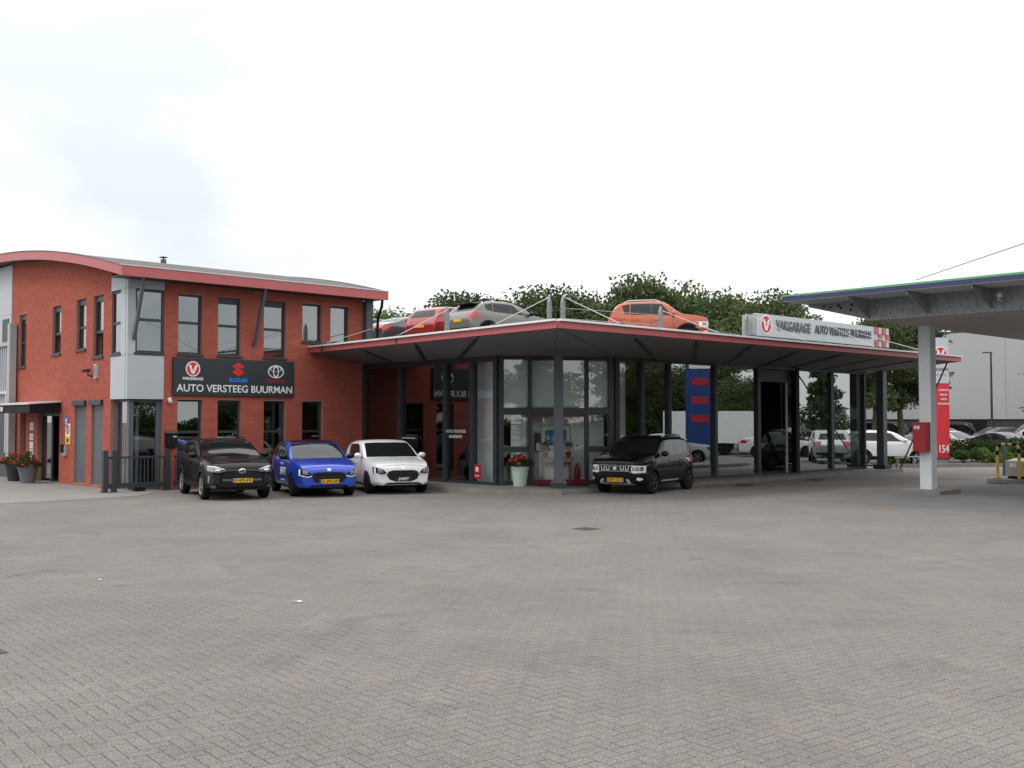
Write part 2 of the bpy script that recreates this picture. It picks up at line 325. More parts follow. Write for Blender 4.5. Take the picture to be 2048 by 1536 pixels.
def pavers():
    PA = GA-R(5); PX, PY = math.cos(PA), math.sin(PA)
    w = .105; g = .0027; ch = .0025
    recs = []
    for i in range(-330, 330):
        for j in range(-330, 330):
            k = (i-j) % 4
            if k == 0: a, b, c, d = i*w, j*w, 2*w, w
            elif k == 3: a, b, c, d = i*w, j*w, w, 2*w
            else: continue
            cx, cy = a+c/2, b+d/2
            x = cx*PX-cy*PY+1.0; y = cx*PY+cy*PX+19.0
            if in_view(x, y): recs.append((x, y, c, d))
    recs.sort(key=lambda r: r[1] if abs(r[0]) < .482*r[1] and r[1] > 6.25 else 1000+r[1])
    A = np.array(recs); n = len(A)
    def shape(c, d):
        hx, hy = c/2-g, d/2-g
        o = np.array([[-hx,-hy],[hx,-hy],[hx,hy],[-hx,hy]]); i2 = np.array([[-hx+ch,-hy+ch],[hx-ch,-hy+ch],[hx-ch,hy-ch],[-hx+ch,hy-ch]])
        return o, i2
    # worn hollows of the old surface
    def height(x, y): return -.0004*np.exp(-(((x+3.9)/1.4)**2+((y-8.3)/1.1)**2)) + .0002*np.sin(x*.9+1.3)*np.sin(y*.7)
    meshes = []
    for c, d in ((2*w, w), (w, 2*w)):
        o, i2 = shape(c, d); vv = [(*p, -.02) for p in o]+[(*p, -.0018) for p in o]+[(*p, 0) for p in i2]
        mb = MB(); mb.add(vv, [(8,9,10,11)]+[(4+q,4+(q+1)%4,8+(q+1)%4,8+q) for q in range(4)]+[(q,(q+1)%4,4+(q+1)%4,4+q) for q in range(4)])
        me = mb.mesh('paver'); me.materials.append(M['paver']); meshes.append(me)
    for x, y, c, d in recs[:300]:
        ob = link('paver', meshes[0 if c > d else 1], None, G, loc=(x, y, float(height(x, y))+random.uniform(-.0004,.0004)), rot=(random.uniform(-.003,.003), random.uniform(-.003,.003), PA+random.uniform(-.008,.008)))
    B = A[300:]; n = len(B); vs_ = np.zeros((n, 8, 3)); hz = B[:,2] > B[:,3]
    for flag, (c, d) in ((True,(2*w,w)),(False,(w,2*w))):
        idx = np.where(hz == flag)[0]; o, i2 = shape(c, d); base = np.concatenate([o, i2])
        a = PA+rng.uniform(-.010,.010,len(idx)); ca, sa = np.cos(a)[:,None], np.sin(a)[:,None]
        X = base[None,:,0]*ca-base[None,:,1]*sa+B[idx,0][:,None]+rng.uniform(-.0022,.0022,len(idx))[:,None]; Y = base[None,:,0]*sa+base[None,:,1]*ca+B[idx,1][:,None]+rng.uniform(-.0022,.0022,len(idx))[:,None]
        tx, ty = rng.uniform(-.003,.003,len(idx))[:,None], rng.uniform(-.003,.003,len(idx))[:,None]
        Z = base[None,:,0]*tx+base[None,:,1]*ty+rng.uniform(-.0005,.0005,len(idx))[:,None]+height(B[idx,0],B[idx,1])[:,None]
        Z[:,:4] -= .0018
        vs_[idx,:,0] = X; vs_[idx,:,1] = Y; vs_[idx,:,2] = Z
    k = (np.arange(n)*8)[:,None,None]; fl = np.array([[4,5,6,7],[0,1,5,4],[1,2,6,5],[2,3,7,6],[3,0,4,7]])[None]
    F_ = (k+fl).reshape(-1,4)
    me = bpy.data.meshes.new('paver_field'); me.vertices.add(n*8); me.vertices.foreach_set('co', vs_.ravel())
    me.loops.add(F_.size); me.loops.foreach_set('vertex_index', F_.ravel().astype(np.int32)); me.polygons.add(len(F_)); me.polygons.foreach_set('loop_start', np.arange(0,F_.size,4,dtype=np.int32))
    me.update(calc_edges=True)
    at = me.attributes.new('tone','FLOAT','FACE'); at.data.foreach_set('value', np.repeat(rng.random(n),5).astype(np.float32))
    link('paver_field', me, M['paver'], G, kind='stuff')
    bed = MB(); bed.prism([(-4,4.5),(4,4.5),(18,33),(-18,33)], -.019, -.0015); bed.build('joint_sand_bed', M['bed'], G)
pavers()
def gsheet(name, pts, z, mt, z0=-.019, **kw):
    mb = MB(); mb.prism([tuple(W(u,v)[:2]) for u,v in pts], z0, z); return mb.build(name, mt, kind='structure', **kw)
def kerb_line(parent, pts, w, z0, z1, mt, step=1.0):
    """kerb stones laid end to end along a polyline on the grid, each its own piece"""
    for (a, b) in zip(pts[:-1], pts[1:]):
        A, B = W(*a), W(*b); d = B-A; n = max(1, round(d.length/step)); ln = d.length/n; ang = math.atan2(d.y, d.x)
        mb = MB(); mb.box(.004, ln-.004, 0, w, z0, z1); me = mb.mesh('kerb_stone'); me.materials.append(mt)
        for i in range(n): link('kerb_stone', me, None, parent, loc=A+d*(i/n)+Vector((0,0,random.uniform(-.004,.004))), rot=(0,0,ang))
PLN = [(6.95,-.02),(6.95,-7.9),(8.2,-9.65),(27.6,-9.65),(27.6,14),(8.0,14)]
pl = gsheet('showroom_pavement', PLN, .118, M['plinth'])
kerb_line(pl, [(6.83,-.05),(6.83,-7.95),(8.13,-9.77),(27.72,-9.77),(27.72,-6)], .12, -.02, .112, M['kerb'])
ap = gsheet('concrete_apron', [(-40,-2.6),(-3.2,-2.6),(-.6,-2.2),(.9,-.55),(.9,10),(-.02,10),(-.02,18),(-40,18)], .008, M['concrete'])
fc = gsheet('forecourt', [(11.3,-34),(46,-34),(46,-16.1),(11.3,-16.1)], .007, M['asphalt'])
park = gsheet('car_park', [(37.8,-40),(120,-40),(120,60),(37.8,60)], .006, M['asphalt'])

# ---------------------------------------------------------------- brick building
BB = thing('brick_building', 'two-storey red brick building with arched roof and red fascia', 'building', 0, 0)
def roof_z(v): s = v+.8; return 6.46+.2351*s-.0088*s*s
def wall_rects(mb, a0, a1, z0, z1, holes, put):
    As = sorted({a0,a1,*[min(max(h[0],a0),a1) for h in holes],*[min(max(h[1],a0),a1) for h in holes]})
    Zs = sorted({z0,z1,*[min(max(h[2],z0),z1) for h in holes],*[min(max(h[3],z0),z1) for h in holes]})
    for i in range(len(As)-1):
        for j in range(len(Zs)-1):
            ca, cz = (As[i]+As[i+1])/2, (Zs[j]+Zs[j+1])/2
            if any(h[0] < ca < h[1] and h[2] < cz < h[3] for h in holes): continue
            put(mb, As[i], As[i+1], Zs[j], Zs[j+1])
# openings (a0, a1, z0, z1)
UP_F = [(1.55,2.33,4.08,5.89),(2.86,3.64,4.08,5.89),(4.46,5.26,4.08,5.91),(5.89,6.63,4.66,5.92),(6.98,7.71,4.66,5.92)]
GR_F = [(1.55,2.36,.20,2.68),(2.87,3.67,.20,2.68),(4.48,5.27,.20,2.68),(5.90,6.69,.20,2.68)]
UP_L = [(1.78,2.56,4.02,5.90),(3.15,3.93,4.30,5.90),(5.26,6.02,4.26,5.84),(8.55,9.27,3.96,5.80)]
SH_L = [(1.76,2.60,.08,2.52),(3.06,3.98,.08,2.52)]
DR_L = [(5.28,7.25,.0,2.32),(8.43,9.05,.62,2.32)]
HF, HL = UP_F+GR_F, UP_L+SH_L+DR_L
wb = MB()
wall_rects(wb, 1.1, 8.30, 0, 6.42, HF, lambda m,a,b,c,d: m.box(a,b,0,.28,c,d))
def putl(m,a,b,c,d): m.box(0,.28,a,b,c,d)
wall_rects(wb, 1.15, 10.0, 0, 6.5, HL, putl)
vsn = [1.15+i*(10-1.15)/14 for i in range(15)]
for a,b in zip(vsn[:-1],vsn[1:]):                 # arched head of the gable wall
    wb.add([(0,a,6.5),(0,b,6.5),(0,b,roof_z(b)-.26),(0,a,roof_z(a)-.26)], [(0,3,2,1)])
wb.box(8.02,8.30,.285,14,0,6.3); wb.box(.285,8.0,13.7,14,0,6.8)
wb.build('wall', M['mortar'], BB)
def bricks():
    bl, bh, jt = .21, .051, .0105
    recs = []
    def run(side, a0, a1, z1f, holes):
        z = .012; c = 0
        while z < 8.2:
            zz0, zz1 = z, z+bh
            blk = sorted((h[0]-.004, h[1]+.004) for h in holes if h[2]-.01 < zz1 and h[3]+.004 > zz0)
            segs, x = [], a0
            for b0, b1 in blk:
                if b0 > x: segs.append((x, b0))
                x = max(x, b1)
            if x < a1: segs.append((x, a1))
            off = (c % 2)*.5*(bl+jt)
            for s0, s1 in segs:
                k = math.floor((s0-a0-off)/(bl+jt))
                while True:
                    p0 = a0+off+k*(bl+jt); p1 = p0+bl; k += 1
                    if p0 >= s1: break
                    q0, q1 = max(p0, s0), min(p1, s1)
                    if q1-q0 > .03 and zz1 < z1f((q0+q1)/2): recs.append((side, q0, q1, zz0, q1-q0 > bl-1e-4))
            z += bh+jt; c += 1
    run(0, 1.1, 8.30, lambda a: 6.30, HF)
    run(1, 1.15, 10.0, lambda a: roof_z(a)-.27, HL)
    # nearest whole bricks become single pieces
    def key(r):
        a = (r[1]+r[2])/2; p = W(a, 0) if r[0] == 0 else W(0, a); return (not r[4], p.length*(1 if r[0] == 0 else 1.25)+abs(r[3]-2.0)*.35)
    recs.sort(key=key)
    mb = MB(); mb.box(0,bl,-.008,.01,0,bh); me = mb.mesh('brick'); me.materials.append(M['brick'])
    for s, a, b, z, full in recs[:300]:
        if s == 0: link('brick', me, None, BB, loc=(a,random.uniform(-.001,.001),z))
        else: link('brick', me, None, BB, loc=(random.uniform(-.001,.001),b,z), rot=(0,0,R(-90)))
    rs = recs[300:]; n = len(rs); V_ = np.zeros((n,8,3))
    for i,(s,a,b,z,full) in enumerate(rs):
        e = .008+random.uniform(-.0015,.0015)
        if s == 0: q = [(a,0,z),(b,0,z),(b,0,z+bh),(a,0,z+bh),(a,-e,z),(b,-e,z),(b,-e,z+bh),(a,-e,z+bh)]
        else: q = [(0,b,z),(0,a,z),(0,a,z+bh),(0,b,z+bh),(-e,b,z),(-e,a,z),(-e,a,z+bh),(-e,b,z+bh)]
        V_[i] = q
    fl = np.array([[4,5,6,7],[0,1,5,4],[1,2,6,5],[2,3,7,6],[3,0,4,7]]); F_ = ((np.arange(n)*8)[:,None,None]+fl[None]).reshape(-1,4)
    me2 = bpy.data.meshes.new('brick_courses'); me2.from_pydata(V_.reshape(-1,3).tolist(), [], F_.tolist())
    at = me2.attributes.new('tone','FLOAT','FACE'); at.data.foreach_set('value', np.repeat(rng.random(n),5).astype(np.float32))
    link('brick_courses', me2, M['brick'], BB, kind='stuff')
bricks()
def window(parent, side, h, mid=None, sill=True, dark=False, depth=.10, open_low=False, blind=None, top_light=False):
    """side 0: front wall (looks -y), 1: gable wall (looks -x); frame, panes and sill as pieces"""
    a0, a1, z0, z1 = h
    def P(a, d, z): return (a, d, z) if side == 0 else (d, a, z)
    def bx(mb, a, b, d0, d1, c, d): mb.box(a,b,d0,d1,c,d) if side == 0 else mb.box(d0,d1,a,b,c,d)
    w = bpy.data.objects.new('window', None); COL.objects.link(w); w.parent = parent
    fr = MB(); t = .055; D0, D1 = depth, depth+.07
    bx(fr,a0,a0+t,D0,D1,z0,z1); bx(fr,a1-t,a1,D0,D1,z0,z1); bx(fr,a0+t,a1-t,D0,D1,z1-t,z1); bx(fr,a0+t,a1-t,D0,D1,z0,z0+t)
    zs = [z0+t, z1-t]
    if mid: bx(fr,a0+t,a1-t,D0-.004,D1,mid-.04,mid+.04); zs = [z0+t, mid-.04, mid+.04, z1-t]
    if top_light: bx(fr,a0+t,a1-t,D0-.01,D1,z1-.19,z1-t-.002)
    fr.build('frame', M['anth'], w)
    for i in range(0, len(zs), 2):
        if open_low and i == 0: continue
        mb = MB(); q = [P(a0+t,D0+.04,zs[i]),P(a1-t,D0+.04,zs[i]),P(a1-t,D0+.04,zs[i+1]),P(a0+t,D0+.04,zs[i+1])]
        if side == 1: q = q[::-1]
        mb.quad(*q); mb.build('pane', M['paneu'], w)
    if sill:
        sm = MB(); bx(sm,a0-.04,a1+.04,-.06,D0,z0-.07,z0-.004); sm.build('sill', M['anth'], w)
    if blind is not None:
        bm = MB(); n = max(1, int((blind[1]-blind[0])/.07))
        for i in range(n): bx(bm,a0+t,a1-t,D1+.03,D1+.035,blind[0]+i*.07,blind[0]+i*.07+.045)
        bm.build('blind', M['slat'], w)
    return w
for i, h in enumerate(UP_F[:3]): window(BB, 0, h, mid=5.03-.02*i, top_light=i > 0)
for h in UP_F[3:]: window(BB, 0, h)
for i, h in enumerate(GR_F): window(BB, 0, h, mid=1.70, sill=False, blind=(.3,1.5) if i < 2 else None)
for h, mm, op in zip(UP_L, (4.78,5.0,4.92,4.80), (True,False,True,False)): window(BB, 1, h, mid=mm, open_low=op, depth=.075, top_light=True)
# dark rooms behind the panes: floor slab, back walls
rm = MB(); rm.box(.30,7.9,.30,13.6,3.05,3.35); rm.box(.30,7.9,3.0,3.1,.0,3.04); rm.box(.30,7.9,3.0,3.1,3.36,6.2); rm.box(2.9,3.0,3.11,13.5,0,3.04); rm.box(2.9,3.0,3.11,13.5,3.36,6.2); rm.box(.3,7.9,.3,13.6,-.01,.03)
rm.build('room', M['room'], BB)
# corner bay: grey cladding above, glazed corner below
cb = MB()
def clad(name, pts): 
    m_ = MB(); m_.ext(pts[0], pts[1]); m_.build(name, M['panel'], BB)
PW = (.21,1.08,4.06,5.92); PL = (.44,1.14,4.04,5.90)
def ring_panels(side, hole, a1):
    a0 = -.03
    for k, (p, q, c, d) in enumerate([(a0,a1,2.68,hole[2]-.08),(a0,hole[0],hole[2]-.08,hole[3]+.02),(hole[1],a1,hole[2]-.08,hole[3]+.02),(a0,a1,hole[3]+.02,6.36)]):
        if q-p < .02: continue
        m_ = MB()
        if side == 0: m_.box(p+.005,q,-.035,.10,c+.004,d-.004)
        else: m_.box(-.035,.10,max(p,.105)+.002,q,c+.004,d-.004)
        m_.build('cladding_panel', M['panel'], BB)
ring_panels(0, PW, 1.095); ring_panels(1, PL, 1.145)
window(BB, 0, PW, mid=5.03, depth=-.02); window(BB, 1, PL, mid=4.95, depth=.02)
bs = MB(); bs.box(.11,1.09,.11,1.14,2.66,2.70); bs.build('bay_underside', M['anth'], BB)
for x0,x1,y0,y1 in ((.10,.24,.10,.24),(.95,1.095,.12,.26),(.12,.26,1.0,1.145)):
    m_ = MB(); m_.box(x0,x1,y0,y1,0,2.66); m_.build('bay_post', M['anth_l'], BB)
for q in (((.24,.17,.06),(.95,.17,.06),(.95,.17,2.6),(.24,.17,2.6)), ((.17,1.0,.06),(.17,.24,.06),(.17,.24,2.6),(.17,1.0,2.6))):
    m_ = MB(); m_.quad(*q); m_.build('pane', M['paneu'], BB)
m_ = MB(); 
for q in ((.24,.95,.14,.2,.0,.06),(.24,.95,.14,.2,2.6,2.655),(.14,.2,.24,1.0,0,.06),(.14,.2,.24,1.0,2.6,2.655)):
    m_ = MB(); m_.box(*q); m_.build('bay_rail', M['anth_l'], BB)
m_ = MB(); m_.box(.42,.50,.32,.36,.1,2.5); m_.build('curtain', M['film'], BB)
# far end of the gable: grey bay
for k,(c,d) in enumerate(((2.6,4.4),(4.4,5.9),(5.9,8.3))):
    m_ = MB(); m_.box(-.035,.2,10.01,14,c+.004,min(d, roof_z(10)-.28)-.004); m_.build('cladding_panel', M['panel'], BB)
m_ = MB(); m_.box(-.05,.02,10.25,10.95,4.1,5.75); m_.build('side_window', M['anth'], BB)
m_ = MB(); m_.box(.0,.2,10.01,14,0,2.6); m_.build('dark_recess', M['anth'], BB)
# roof
NV = 26; vv = [-.82+i*(16.0+.82)/NV for i in range(NV+1)]
rf = MB(); x0, x1 = -.55, 8.72
for a,b in zip(vv[:-1],vv[1:]):
    rf.add([(x0,a,roof_z(a)),(x1,a,roof_z(a)),(x1,b,roof_z(b)),(x0,b,roof_z(b)),(x0,a,roof_z(a)-.24),(x1,a,roof_z(a)-.24),(x1,b,roof_z(b)-.24),(x0,b,roof_z(b)-.24)], [(0,1,2,3),(7,6,5,4)])
RF = rf.build('roof', M['roofing'], BB, smooth=True)
ff = MB(); ff.box(x0-.02,x1+.02,-.88,-.825,6.46-.29,6.46+.0); ff.build('eave_fascia', M['red'], RF)
ff = MB(); ff.box(x0-.03,x1+.03,-.90,-.80,6.461,6.49); ff.build('eave_edge', M['alu'], RF)
for xx in (x0, x1):
    gf = MB(); ge = MB()
    for a,b in zip(vv[:-1],vv[1:]):
        gf.ext([(xx-.025,a,roof_z(a)-.28),(xx-.025,b,roof_z(b)-.28),(xx-.025,b,roof_z(b)+.0),(xx-.025,a,roof_z(a)+.0)], (.05,0,0))
        ge.ext([(xx-.045,a,roof_z(a)+.002),(xx-.045,b,roof_z(b)+.002),(xx-.045,b,roof_z(b)+.028),(xx-.045,a,roof_z(a)+.028)], (.09,0,0))
    gf.build('gable_fascia', M['red'], RF); ge.build('gable_edge', M['anth_l'], RF)
sf = MB(); sf.box(x0+.03,x1-.03,-.82,.0,6.19,6.215); sf.build('eave_soffit', M['anth'], RF)
fl = MB(); fl.tube([(3.65,5.6,roof_z(5.6)-.05),(3.65,5.6,roof_z(5.6)+.16)], .10, 12); fl.build('flue', M['anth_l'], RF)
fl = MB(); fl.lathe([(.0,.07),(.15,.02),(.15,.005),(0,.005)], 14, (3.65,5.6,roof_z(5.6)+.22)); fl.tube([(3.65,5.6,roof_z(5.6)+.14),(3.65,5.6,roof_z(5.6)+.28)], .03, 6); fl.build('flue_cap', M['anth_l'], RF)
for uu in (.16, 4.1):
    st = MB(); st.ext([(uu-.05,-.02,4.42),(uu-.05,-.12,4.42),(uu-.05,-.78,6.18),(uu-.05,-.62,6.18)], (.08,0,0)); st.build('eave_strut', M['anth_l'], BB)
st = MB(); st.ext([(8.32,-.20,4.2),(8.56,-.20,4.2),(8.60,-.20,6.18),(8.32,-.20,6.18)], (0,.5,0)); st.build('corner_post', M['anth_l'], BB)
dp = MB(); dp.tube([(8.62,-.70,6.2),(8.62,-.66,5.95),(8.66,-.40,5.62),(8.68,-.34,5.3),(8.68,-.34,4.4)], .05, 10); dp.build('downpipe', M['black'], BB, smooth=True)
# roller shutters
for h in SH_L:
    sh = bpy.data.objects.new('roller_shutter', None); COL.objects.link(sh); sh.parent = BB
    m_ = MB(); m_.box(-.10,.10,h[0]-.05,h[1]+.05,2.53,2.68); m_.build('shutter_box', M['anth'], sh)
    n = 40; dz = (h[3]-h[2])/n; m_ = MB()
    for i in range(n): m_.ext([(.05,h[0],h[2]+i*dz+.002),(.0465,h[0],h[2]+(i+.5)*dz),(.05,h[0],h[2]+(i+1)*dz-.002)], (0,h[1]-h[0],0))
    m_.box(.052,.07,h[0],h[1],h[2],h[3]); m_.build('shutter_curtain', M['anth_l'], sh)
# side entrance
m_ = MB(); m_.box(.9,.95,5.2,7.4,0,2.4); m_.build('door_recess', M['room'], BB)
dr = bpy.data.objects.new('side_door', None); COL.objects.link(dr); dr.parent = BB
m_ = MB(); m_.box(.12,.18,5.30,5.40,0,2.30); m_.box(.12,.18,6.25,6.35,0,2.30); m_.box(.12,.18,7.13,7.23,0,2.30); m_.box(.12,.18,5.41,7.12,2.2,2.30); m_.build('frame', M['anth'], dr)
m_ = MB(); m_.quad((.15,7.13,.1),(.15,6.35,.1),(.15,6.35,2.2),(.15,7.13,2.2)); m_.build('pane', M['paneu'], dr)
m_ = MB(); m_.quad((.15,9.0,.66),(.15,8.48,.66),(.15,8.48,2.28),(.15,9.0,2.28)); m_.build('pane', M['paneu'], BB)
# ---- things on and by the brick walls
aw = thing('entrance_awning', 'black awning with pale top edge over the brick building side door', 'awning', 0, 0)
m_ = MB(); m_.ext([(-.02,5.15,2.64),(-.02,5.15,2.30),(-1.0,5.15,2.30),(-1.0,5.15,2.56)], (0,3.7,0)); m_.build('canopy', M['black'], aw)
m_ = MB(); m_.ext([(-.02,5.10,2.645),(-1.05,5.10,2.565),(-1.05,5.10,2.60),(-.02,5.10,2.70)], (0,3.8,0)); m_.build('top_edge', M['alu'], aw)
text('lettering', 'WELKOM', .24, M['paper'], aw, (-1.012,8.2,2.42), LF, bold=.02)
sg = thing('company_sign', 'charcoal company sign with three emblems reading AUTO VERSTEEG BUURMAN on brick wall', 'sign', 1.37, 0, 2.82)
m_ = MB(); m_.box(0,4.16,-.10,-.01,0,1.14); m_.build('board', M['signdark'], sg)
text('lettering', 'AUTO VERSTEEG BUURMAN', .315, M['white'], sg, (2.10,-.104,.205), FR, .006, .012, 1.0)
text('lettering', 'VAKGARAGE', .115, M['white'], sg, (.62,-.104,.50), FR, .006, .035, 1.0)
text('lettering', 'SUZUKI', .165, M['sblue'], sg, (2.14,-.104,.485), FR, .006, .04, 1.12)
text('lettering', 'TOYOTA', .165, M['sdred'], sg, (3.48,-.104,.475), FR, .006, .015, 1.02)
def disc(mb, c, r0, r1, d0, d1, n=40, ry=None, ax=0):
    """flat ring or disc facing -y (ax 0)"""
    k = 1 if ry is None else ry
    for i in range(n):
        a, b = 2*math.pi*i/n, 2*math.pi*(i+1)/n
        P = [(c[0]+r1*math.cos(a), c[1]+r1*k*math.sin(a)),(c[0]+r1*math.cos(b), c[1]+r1*k*math.sin(b)),(c[0]+r0*math.cos(b), c[1]+r0*k*math.sin(b)),(c[0]+r0*math.cos(a), c[1]+r0*k*math.sin(a))]
        if r0 == 0: P = P[:3]
        mb.ext([(x,d0,z) for x,z in P], (0,d1-d0,0))
def v_emblem(parent, cx, cz, r, y, d=.012):
    e = MB(); disc(e,(cx,cz),0,r,y,y-d); e.build('emblem_ring', M['white'], parent)
    e = MB(); disc(e,(cx,cz),0,r*.84,y-d,y-d-.004); eo = e.build('emblem_disc', M['sred'], parent)
    e = MB()
    for P in ([(-.62,.52),(-.28,.52),(.10,-.62),(-.20,-.62)], [(.30,.52),(.66,.52),(.16,-.62),(-.12,-.62)]):
        e.ext([(cx+px*r, y-d-.004-(.004 if P[0][0] > 0 else .002), cz+pz*r) for px,pz in P], (0,.003,0))
    e.build('letter', M['white'], eo)
v_emblem(sg, .62, .80, .235, -.10)
e = MB()
S = [(0,.22),(.21,.09),(.09,.02),(.0,.075),(-.03,.058),(.21,-.09),(0,-.22),(-.21,-.09),(-.09,-.02),(0,-.075),(.03,-.058),(-.21,.09)]
for P in ([(0,.22),(.21,.09),(.09,.02),(0,.075),(-.035,.055),(-.105,.15)][::1], [(-.105,.15),(-.035,.055),(.21,-.09),(.11,-.155),(-.21,.09)], [(.11,-.155),(0,-.22),(-.21,-.09),(-.09,-.02),(0,-.075),(.035,-.055)]):
    # split into convex pieces
    for i in range(1, len(P)-1): e.ext([(2.14+P[0][0],-.101,.83+P[0][1]),(2.14+P[i][0],-.101,.83+P[i][1]),(2.14+P[i+1][0],-.101,.83+P[i+1][1])], (0,-.012,0))
e.build('emblem', M['sred'], sg)
e = MB(); disc(e,(3.48,.80),.255,.29,-.101,-.113,ry=.72); disc(e,(3.48,.80),.075,.105,-.101,-.112,ry=1.85); disc(e,(3.48,.88),.185,.215,-.101,-.111,ry=.40); e.build('emblem', M['white'], sg)
def single(name, label, cat, u, v, z, fn, mt, rot=0, **kw):
    mb = MB(); fn(mb); return mb.build(name, mt, None, loc=W(u,v,z), rot=(0,0,GA+R(rot)), label=label, cat=cat, **kw)
al = thing('alarm_box', 'white louvred alarm box high on the brick gable wall', 'alarm', -.01, 2.2, 3.35)
m_ = MB(); m_.box(-.08,0,-.09,.09,0,.42); m_.build('case', M['offwhite'], al)
for i in range(6):
    m_ = MB(); m_.box(-.095,-.081,-.075,.075,.05+i*.06,.075+i*.06); m_.build('louvre', M['anth_l'], al)
wl = thing('wall_camera', 'small dark camera on bracket beside the alarm box', 'camera', -.01, 2.62, 3.42)
m_ = MB(); m_.tube([(0,0,.0),(-.12,0,.02),(-.12,0,.16)], .022, 8); m_.build('bracket', M['black'], wl); m_ = MB(); m_.beam((-.05,.06,.19),(-.3,-.02,.15),.09,.09); m_.build('housing', M['iron'], wl)
cm = thing('dome_camera', 'small white dome camera on brick wall below the charcoal sign', 'camera', 1.28, -.01, 2.62)
m_ = MB(); m_.ball((0,-.08,0),.07,.07,.07); m_.build('dome', M['offwhite'], cm, smooth=True); m_ = MB(); m_.box(-.05,.05,-.05,.0,.03,.12); m_.build('bracket', M['white'], cm)
rs_ = thing('round_blue_sign', 'round blue sign on the brick wall beside the awning', 'sign', -.012, 4.64, 2.02)
m_ = MB(); m_.lathe([(0,-.012),(.17,-.012),(.17,.0),(0,.0)], 28, axis='x'); m_.build('plate', M['signblue'], rs_); m_ = MB(); m_.box(-.016,-.013,-.03,.03,-.10,.11); m_.box(-.016,-.013,-.09,.09,.02,.055); m_.build('symbol', M['paper'], rs_)
ps = thing('prohibition_sign', 'white and yellow prohibition notice on brick wall under the round blue sign', 'sign', -.012, 4.50, 1.29)
m_ = MB(); m_.box(-.012,0,-.20,.20,.26,.66); m_.build('white_plate', M['paper'], ps); m_ = MB(); m_.box(-.012,0,-.20,.20,0,.255); m_.build('yellow_plate', M['signyellow'], ps)
m_ = MB(); m_.lathe([(.11,-.018),(.16,-.018),(.16,-.013),(.11,-.013)], 28, (0,0,.47), 'x'); m_.build('ring', M['sred'], ps); m_ = MB(); m_.box(-.017,-.0125,-.035,.035,.38,.57); m_.build('figure', M['black'], ps); m_ = MB(); m_.box(-.016,-.0125,-.10,.10,.05,.19); m_.build('print', M['iron'], ps)
ic = thing('intercom', 'black and grey intercom unit on brick wall beside the side door', 'intercom', -.01, 4.66, .92)
m_ = MB(); m_.box(-.09,0,-.12,.12,0,.34); m_.build('case', M['tank'], ic); m_ = MB(); m_.box(-.16,-.091,-.04,.12,.10,.36); m_.build('hood', M['black'], ic)
for zz, hh, lab in ((1.72,.26,'square white sticker on brick pier beside the side door'),(1.38,.22,'small pale notice on brick pier between sticker and long notice'),(.72,.60,'long white notice low on brick pier beside the side door')):
    n_ = thing('notice', lab, 'notice', -.012, 7.82, zz)
    m_ = MB(); m_.box(-.01,0,-.17,.17,0,hh); m_.build('sheet', M['paper'], n_); m_ = MB(); m_.box(-.013,-.0105,-.12,.05,hh*.3,hh*.42); m_.box(-.013,-.0105,-.12,.12,hh*.55,hh*.62); m_.build('print', M['letter'], n_)
mbx = thing('mailbox', 'black wall mailbox on brick pier beside the ground-floor window', 'mailbox', 1.33, -.01, 1.25)
m_ = MB(); m_.box(-.17,.17,-.14,-.01,0,.42); m_.build('body', M['black'], mbx); m_ = MB(); m_.ext([(-.19,-.01,.49),(-.19,-.01,.42),(-.19,-.17,.42)], (.38,0,0)); m_.build('lid', M['iron'], mbx); m_ = MB(); m_.box(.02,.14,-.145,-.141,.30,.34); m_.build('label_plate', M['alu'], mbx)
# louvred screen by the far bay
ls = thing('louvre_screen', 'grey steel screen with pale vertical slats beside the brick gable', 'screen', -.16, 9.48)
m_ = MB(); m_.box(-.13,.10,-.13,.13,.7,5.5); m_.build('post', M['tank'], ls); m_ = MB(); m_.box(-.1,.1,.14,3.2,4.72,4.86); m_.build('top_rail', M['tank'], ls); m_ = MB(); m_.box(-.1,.1,.14,3.2,3.0,3.1); m_.build('bottom_rail', M['offwhite'], ls)
for i in range(14):
    m_ = MB(); m_.box(-.03,.03,.22+i*.2,.30+i*.2,3.1,4.72); m_.build('slat', M['panel'], ls)
m_ = MB(); m_.box(-.1,-.04,.3,.38,.9,3.0); m_.build('strip', M['alu'], ls)
# gate and fence in front of the corner
def fence(label, u0, u1, v, posts, h=1.02, gate=False):
    f = thing('sliding_gate' if gate else 'bar_fence', label, 'gate' if gate else 'fence', u0, v)
    ln = u1-u0
    for p in posts:
        m_ = MB(); m_.box(p-.07,p+.07,-.07,.07,0,h+.18); m_.box(p-.11,p+.11,-.11,.11,0,.02); m_.build('post', M['anth'], f)
    m_ = MB(); m_.box(.07,ln-.07,-.03,.03,h-.06,h); m_.build('top_rail', M['anth'], f)
    m_ = MB(); m_.box(.07,ln-.07,-.045,.045,.12,.26); m_.build('bottom_rail', M['anth'], f)
    n = int(ln/.115)
    for i in range(1, n):
        m_ = MB(); m_.box(i*ln/n-.011,i*ln/n+.011,-.011,.011,.26,h-.06); m_.build('bar', M['anth'], f)
    return f
fg = fence('low dark steel gate standing before the glazed corner bay', -.80, 1.06, -.42, (0.0,.26,1.86), gate=True)
m_ = MB(); m_.box(.85,1.15,-.1,.1,0,.12); m_.build('roller_block', M['black'], fg)
fence('low dark bar fence running from the gate behind the black crossover', 1.20, 3.3, -.42, (2.1,))

